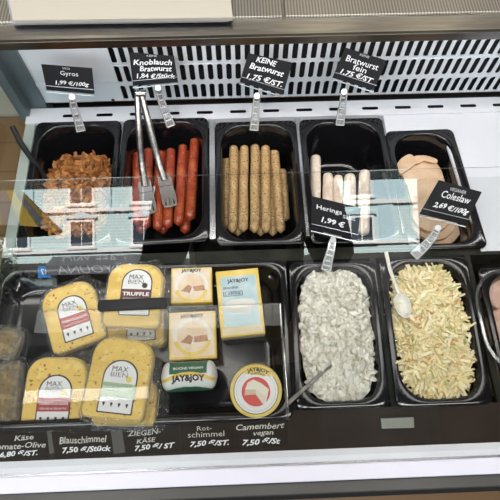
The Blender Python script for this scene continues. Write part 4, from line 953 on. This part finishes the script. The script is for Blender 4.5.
# striped parasol on the pavement
pa = empty('striped_parasol', (-5.25, -10, 0), 'yellow and grey striped parasol outside, mirrored in the glass at the left', 'parasol')
mb = MB(); mb.tube([(0, 0, 0), (0, 0, 3.85)], .03, 10); mb.build('pole', M['black_plastic'], pa)
mb = MB(); mb.tube([(0, 0, -.02), (0, 0, .10)], [.35, .30], 20); mb.build('base', M['dark_void'], pa)
mb = MB(); G = 24
for k in range(G):
    a0, a1 = 2*PI*k/G, 2*PI*(k+1)/G; r1 = 1.38
    mb.add([(0, 0, 3.85), (r1*math.cos(a0), r1*math.sin(a0), 2.36), (r1*math.cos(a1), r1*math.sin(a1), 2.36)], [(0, 1, 2)], k % 2)
mb.build('canopy', [mat('yellow_canvas', (.36, .25, .03), .8), mat('grey_canvas', (.12, .125, .13), .8)], pa)
# ------------------------------------------------------------------ the person taking the photograph
pe = empty('person', (.02, -.60, 0), 'person in a dark jacket at the counter holding up a phone, mirrored in the glass', 'person')
def skinned(name, verts, edges, m, parent, sub=2, root=0):
    me = bpy.data.meshes.new(name); me.from_pydata([v[:3] for v in verts], edges, []); me.materials.append(m)
    o = bpy.data.objects.new(name, me); COL.objects.link(o); o.parent = parent
    o.modifiers.new('skin', 'SKIN').use_smooth_shade = True
    for i, v in enumerate(verts):
        d = me.skin_vertices[0].data[i]; d.radius = v[3] if isinstance(v[3], tuple) else (v[3], v[3]); d.use_root = (i == root)
    s = o.modifiers.new('sub', 'SUBSURF'); s.levels = sub; s.render_levels = sub
    return o
skin = mat('skin', (.55, .34, .25), .5, col2=(.60, .38, .28), scale=20); jacket = mat('dark_jacket', (.014, .015, .018), .8); trousers = mat('dark_jeans', (.02, .026, .04), .8)
bv = [(0, 0, .95, (.13, .10)), (0, 0, 1.15, (.125, .09)), (0, .01, 1.36, (.15, .10)), (0, 0, 1.47, (.07, .06)), (0, .01, 1.54, (.052, .052)), (0, .02, 1.60, (.07, .085)), (0, .02, 1.67, (.078, .095)), (0, .01, 1.73, (.06, .075)),
      (.17, 0, 1.41, .055), (.22, .12, 1.18, .042), (.12, .40, 1.40, .034), (.06, .52, 1.58, .026),
      (-.17, 0, 1.41, .055), (-.22, .12, 1.18, .042), (-.12, .40, 1.40, .034), (-.06, .52, 1.58, .026),
      (.10, 0, .88, .085), (.11, .02, .48, .055), (.11, -.02, .09, .040), (.12, .13, .04, .035),
      (-.10, 0, .88, .085), (-.11, .02, .48, .055), (-.11, -.02, .09, .040), (-.12, .13, .04, .035)]
be = [(0, 1), (1, 2), (2, 3), (3, 4), (4, 5), (5, 6), (6, 7), (2, 8), (8, 9), (9, 10), (10, 11), (2, 12), (12, 13), (13, 14), (14, 15), (0, 16), (16, 17), (17, 18), (18, 19), (0, 20), (20, 21), (21, 22), (22, 23)]
skinned('body', bv, be, skin, pe)
jv = [(0, 0, .86, (.165, .125)), (0, 0, 1.12, (.155, .115)), (0, .01, 1.36, (.175, .12)), (0, 0, 1.46, (.085, .075)), (.17, 0, 1.41, .075), (.22, .12, 1.18, .058), (.12, .40, 1.40, .046), (.085, .47, 1.505, .040), (-.17, 0, 1.41, .075), (-.22, .12, 1.18, .058), (-.12, .40, 1.40, .046), (-.085, .47, 1.505, .040)]
skinned('jacket', jv, [(0, 1), (1, 2), (2, 3), (2, 4), (4, 5), (5, 6), (6, 7), (2, 8), (8, 9), (9, 10), (10, 11)], jacket, pe)
tv = [(0, 0, .93, (.15, .115)), (.10, 0, .85, .10), (.11, .02, .48, .072), (.11, -.02, .12, .058), (-.10, 0, .85, .10), (-.11, .02, .48, .072), (-.11, -.02, .12, .058)]
skinned('trousers', tv, [(0, 1), (1, 2), (2, 3), (0, 4), (4, 5), (5, 6)], trousers, pe)
for sx in (1, -1):
    mb = MB(); rings = [[Vector((sx*.115+x, y+.05, z)) for x, y in rrect(-.05*s, -.12*s2, .05*s, .15*s2, .045*s, 6)] for s, s2, z in ((1, 1, 0), (1.02, 1.02, .03), (.95, .95, .06), (.7, .55, .10))]
    mb.loft(rings, 0, True, True); mb.build('shoe', M['black_plastic'], pe, smooth=True)
    # five fingers and a thumb side on each hand, curled round the phone edge
    base = Vector((sx*.055, .535, 1.60))
    for k in range(4):
        b0 = base+Vector((0, .002, .028-.020*k)); L_ = (.036, .040, .038, .030)[k]
        skinned('finger', [(b0.x, b0.y, b0.z, .009), (b0.x-sx*L_*.35, b0.y+.016, b0.z+.004, .0085), (b0.x-sx*L_*.85, b0.y+.014, b0.z+.006, .0078), (b0.x-sx*L_*1.2, b0.y+.008, b0.z+.006, .0065)], [(0, 1), (1, 2), (2, 3)], skin, pe, 1)
    skinned('thumb', [(base.x, base.y-.01, base.z-.03, .012), (base.x-sx*.014, base.y-.016, base.z-.008, .011), (base.x-sx*.030, base.y-.012, base.z+.012, .009)], [(0, 1), (1, 2)], skin, pe, 1)
    mb = MB(); mb.tube([(sx*.03, .108, 1.668), (sx*.03, .114, 1.668)], [.014, .008], 12); mb.build('eye', mat('eye', (.7, .7, .68), .3), pe, smooth=True)
    mb = MB(); mb.tube([(sx*.080, .02, 1.685), (sx*.088, .012, 1.66), (sx*.080, .02, 1.63)], [.014, .018, .010], 10); mb.build('ear', skin, pe, smooth=True)
mb = MB(); mb.tube([(0, .105, 1.675), (0, .128, 1.635), (0, .112, 1.625)], [.010, .016, .010], 10); mb.build('nose', skin, pe, smooth=True)
mb = MB(); mb.tube([(-.024, .100, 1.600), (0, .108, 1.598), (.024, .100, 1.600)], [.004, .007, .004], 8); mb.build('mouth', mat('lips', (.45, .2, .17), .5), pe, smooth=True)
mb = MB(); rings = []
for j in range(9):
    th = PI*.62*j/8; rings.append([Vector((.092*math.sin(th+.02)*math.cos(2*PI*k/24), -.005+.108*math.sin(th+.02)*math.sin(2*PI*k/24)*(.72 if math.sin(2*PI*k/24) > .2 and j > 4 else 1), 1.70+.095*math.cos(th))) for k in range(24)])
mb.loft(rings, 0, True, False); mb.build('hair', mat('dark_brown_hair', (.03, .018, .01), .6), pe, smooth=True)
ph = empty('smartphone', CAM-fw*.014, 'dark smartphone held up by the person', 'phone'); ph.rotation_euler = fw.to_track_quat('Z', 'Y').to_euler()
mb = MB(); mb.prism(rrect(-.037, -.078, .037, .078, .009, 5), -.004, .004, bev=.001); mb.build('case', M['black_plastic'], ph)
# ------------------------------------------------------------------ lights
w = bpy.data.worlds.new('sky'); scn.world = w; w.use_nodes = True
bg = w.node_tree.nodes['Background']; bg.inputs[0].default_value = (.62, .78, 1, 1); bg.inputs[1].default_value = .8
def area(name, loc, rot, sx, sy, e, col=(1, 1, 1)):
    d = bpy.data.lights.new(name, 'AREA'); d.shape = 'RECTANGLE'; d.size = sx; d.size_y = sy; d.energy = e; d.color = col
    o = bpy.data.objects.new(name, d); COL.objects.link(o); o.location = loc; o.rotation_euler = [math.radians(a) for a in rot]; return o
area('ceiling_light_staff', (.1, .62, 2.85), (0, 0, 0), 2.6, .25, 15, (1, .96, .9))
area('ceiling_tube_light', (-.87, .17, 2.85), (0, 0, 0), .75, .06, 3.2, (1, .98, .95))
area('ceiling_light_front', (.0, -.52, 2.85), (12, 0, 0), 2.6, .25, 44, (1, .97, .93))
area('steel_top_fill', (.1, 2.35, 2.85), (0, 0, 0), 5, .8, 4, (1, .95, .86))  # unseen panel added to brighten the steel top by reflection
for lx in (-.75, .45, 1.05): area('steel_streak_light', (lx, 2.1, 2.8), (0, 0, 0), .14, .3, .6, (1, .86, .6))  # small warm lamps added to put yellow streaks on the steel top
area('case_light', (.27, ysf+.033, R_(SH-.028)), (28, 0, 0), 1.3, .02, 2.6, (1, .97, .95))
s = bpy.data.lights.new('sun', 'SUN'); s.energy = 28; s.angle = .01; s.color = (1, .95, .88); so = bpy.data.objects.new('sun', s); COL.objects.link(so)
so.rotation_euler = Vector((.25, -1, -.75)).to_track_quat('-Z', 'Y').to_euler()
scn.view_settings.view_transform = 'Standard'; scn.view_settings.look = 'None'; scn.view_settings.exposure = 0
scn.cycles.use_denoising = True; scn.cycles.max_bounces = 10; scn.cycles.transparent_max_bounces = 24; scn.cycles.sample_clamp_indirect = 6; scn.cycles.caustics_reflective = False
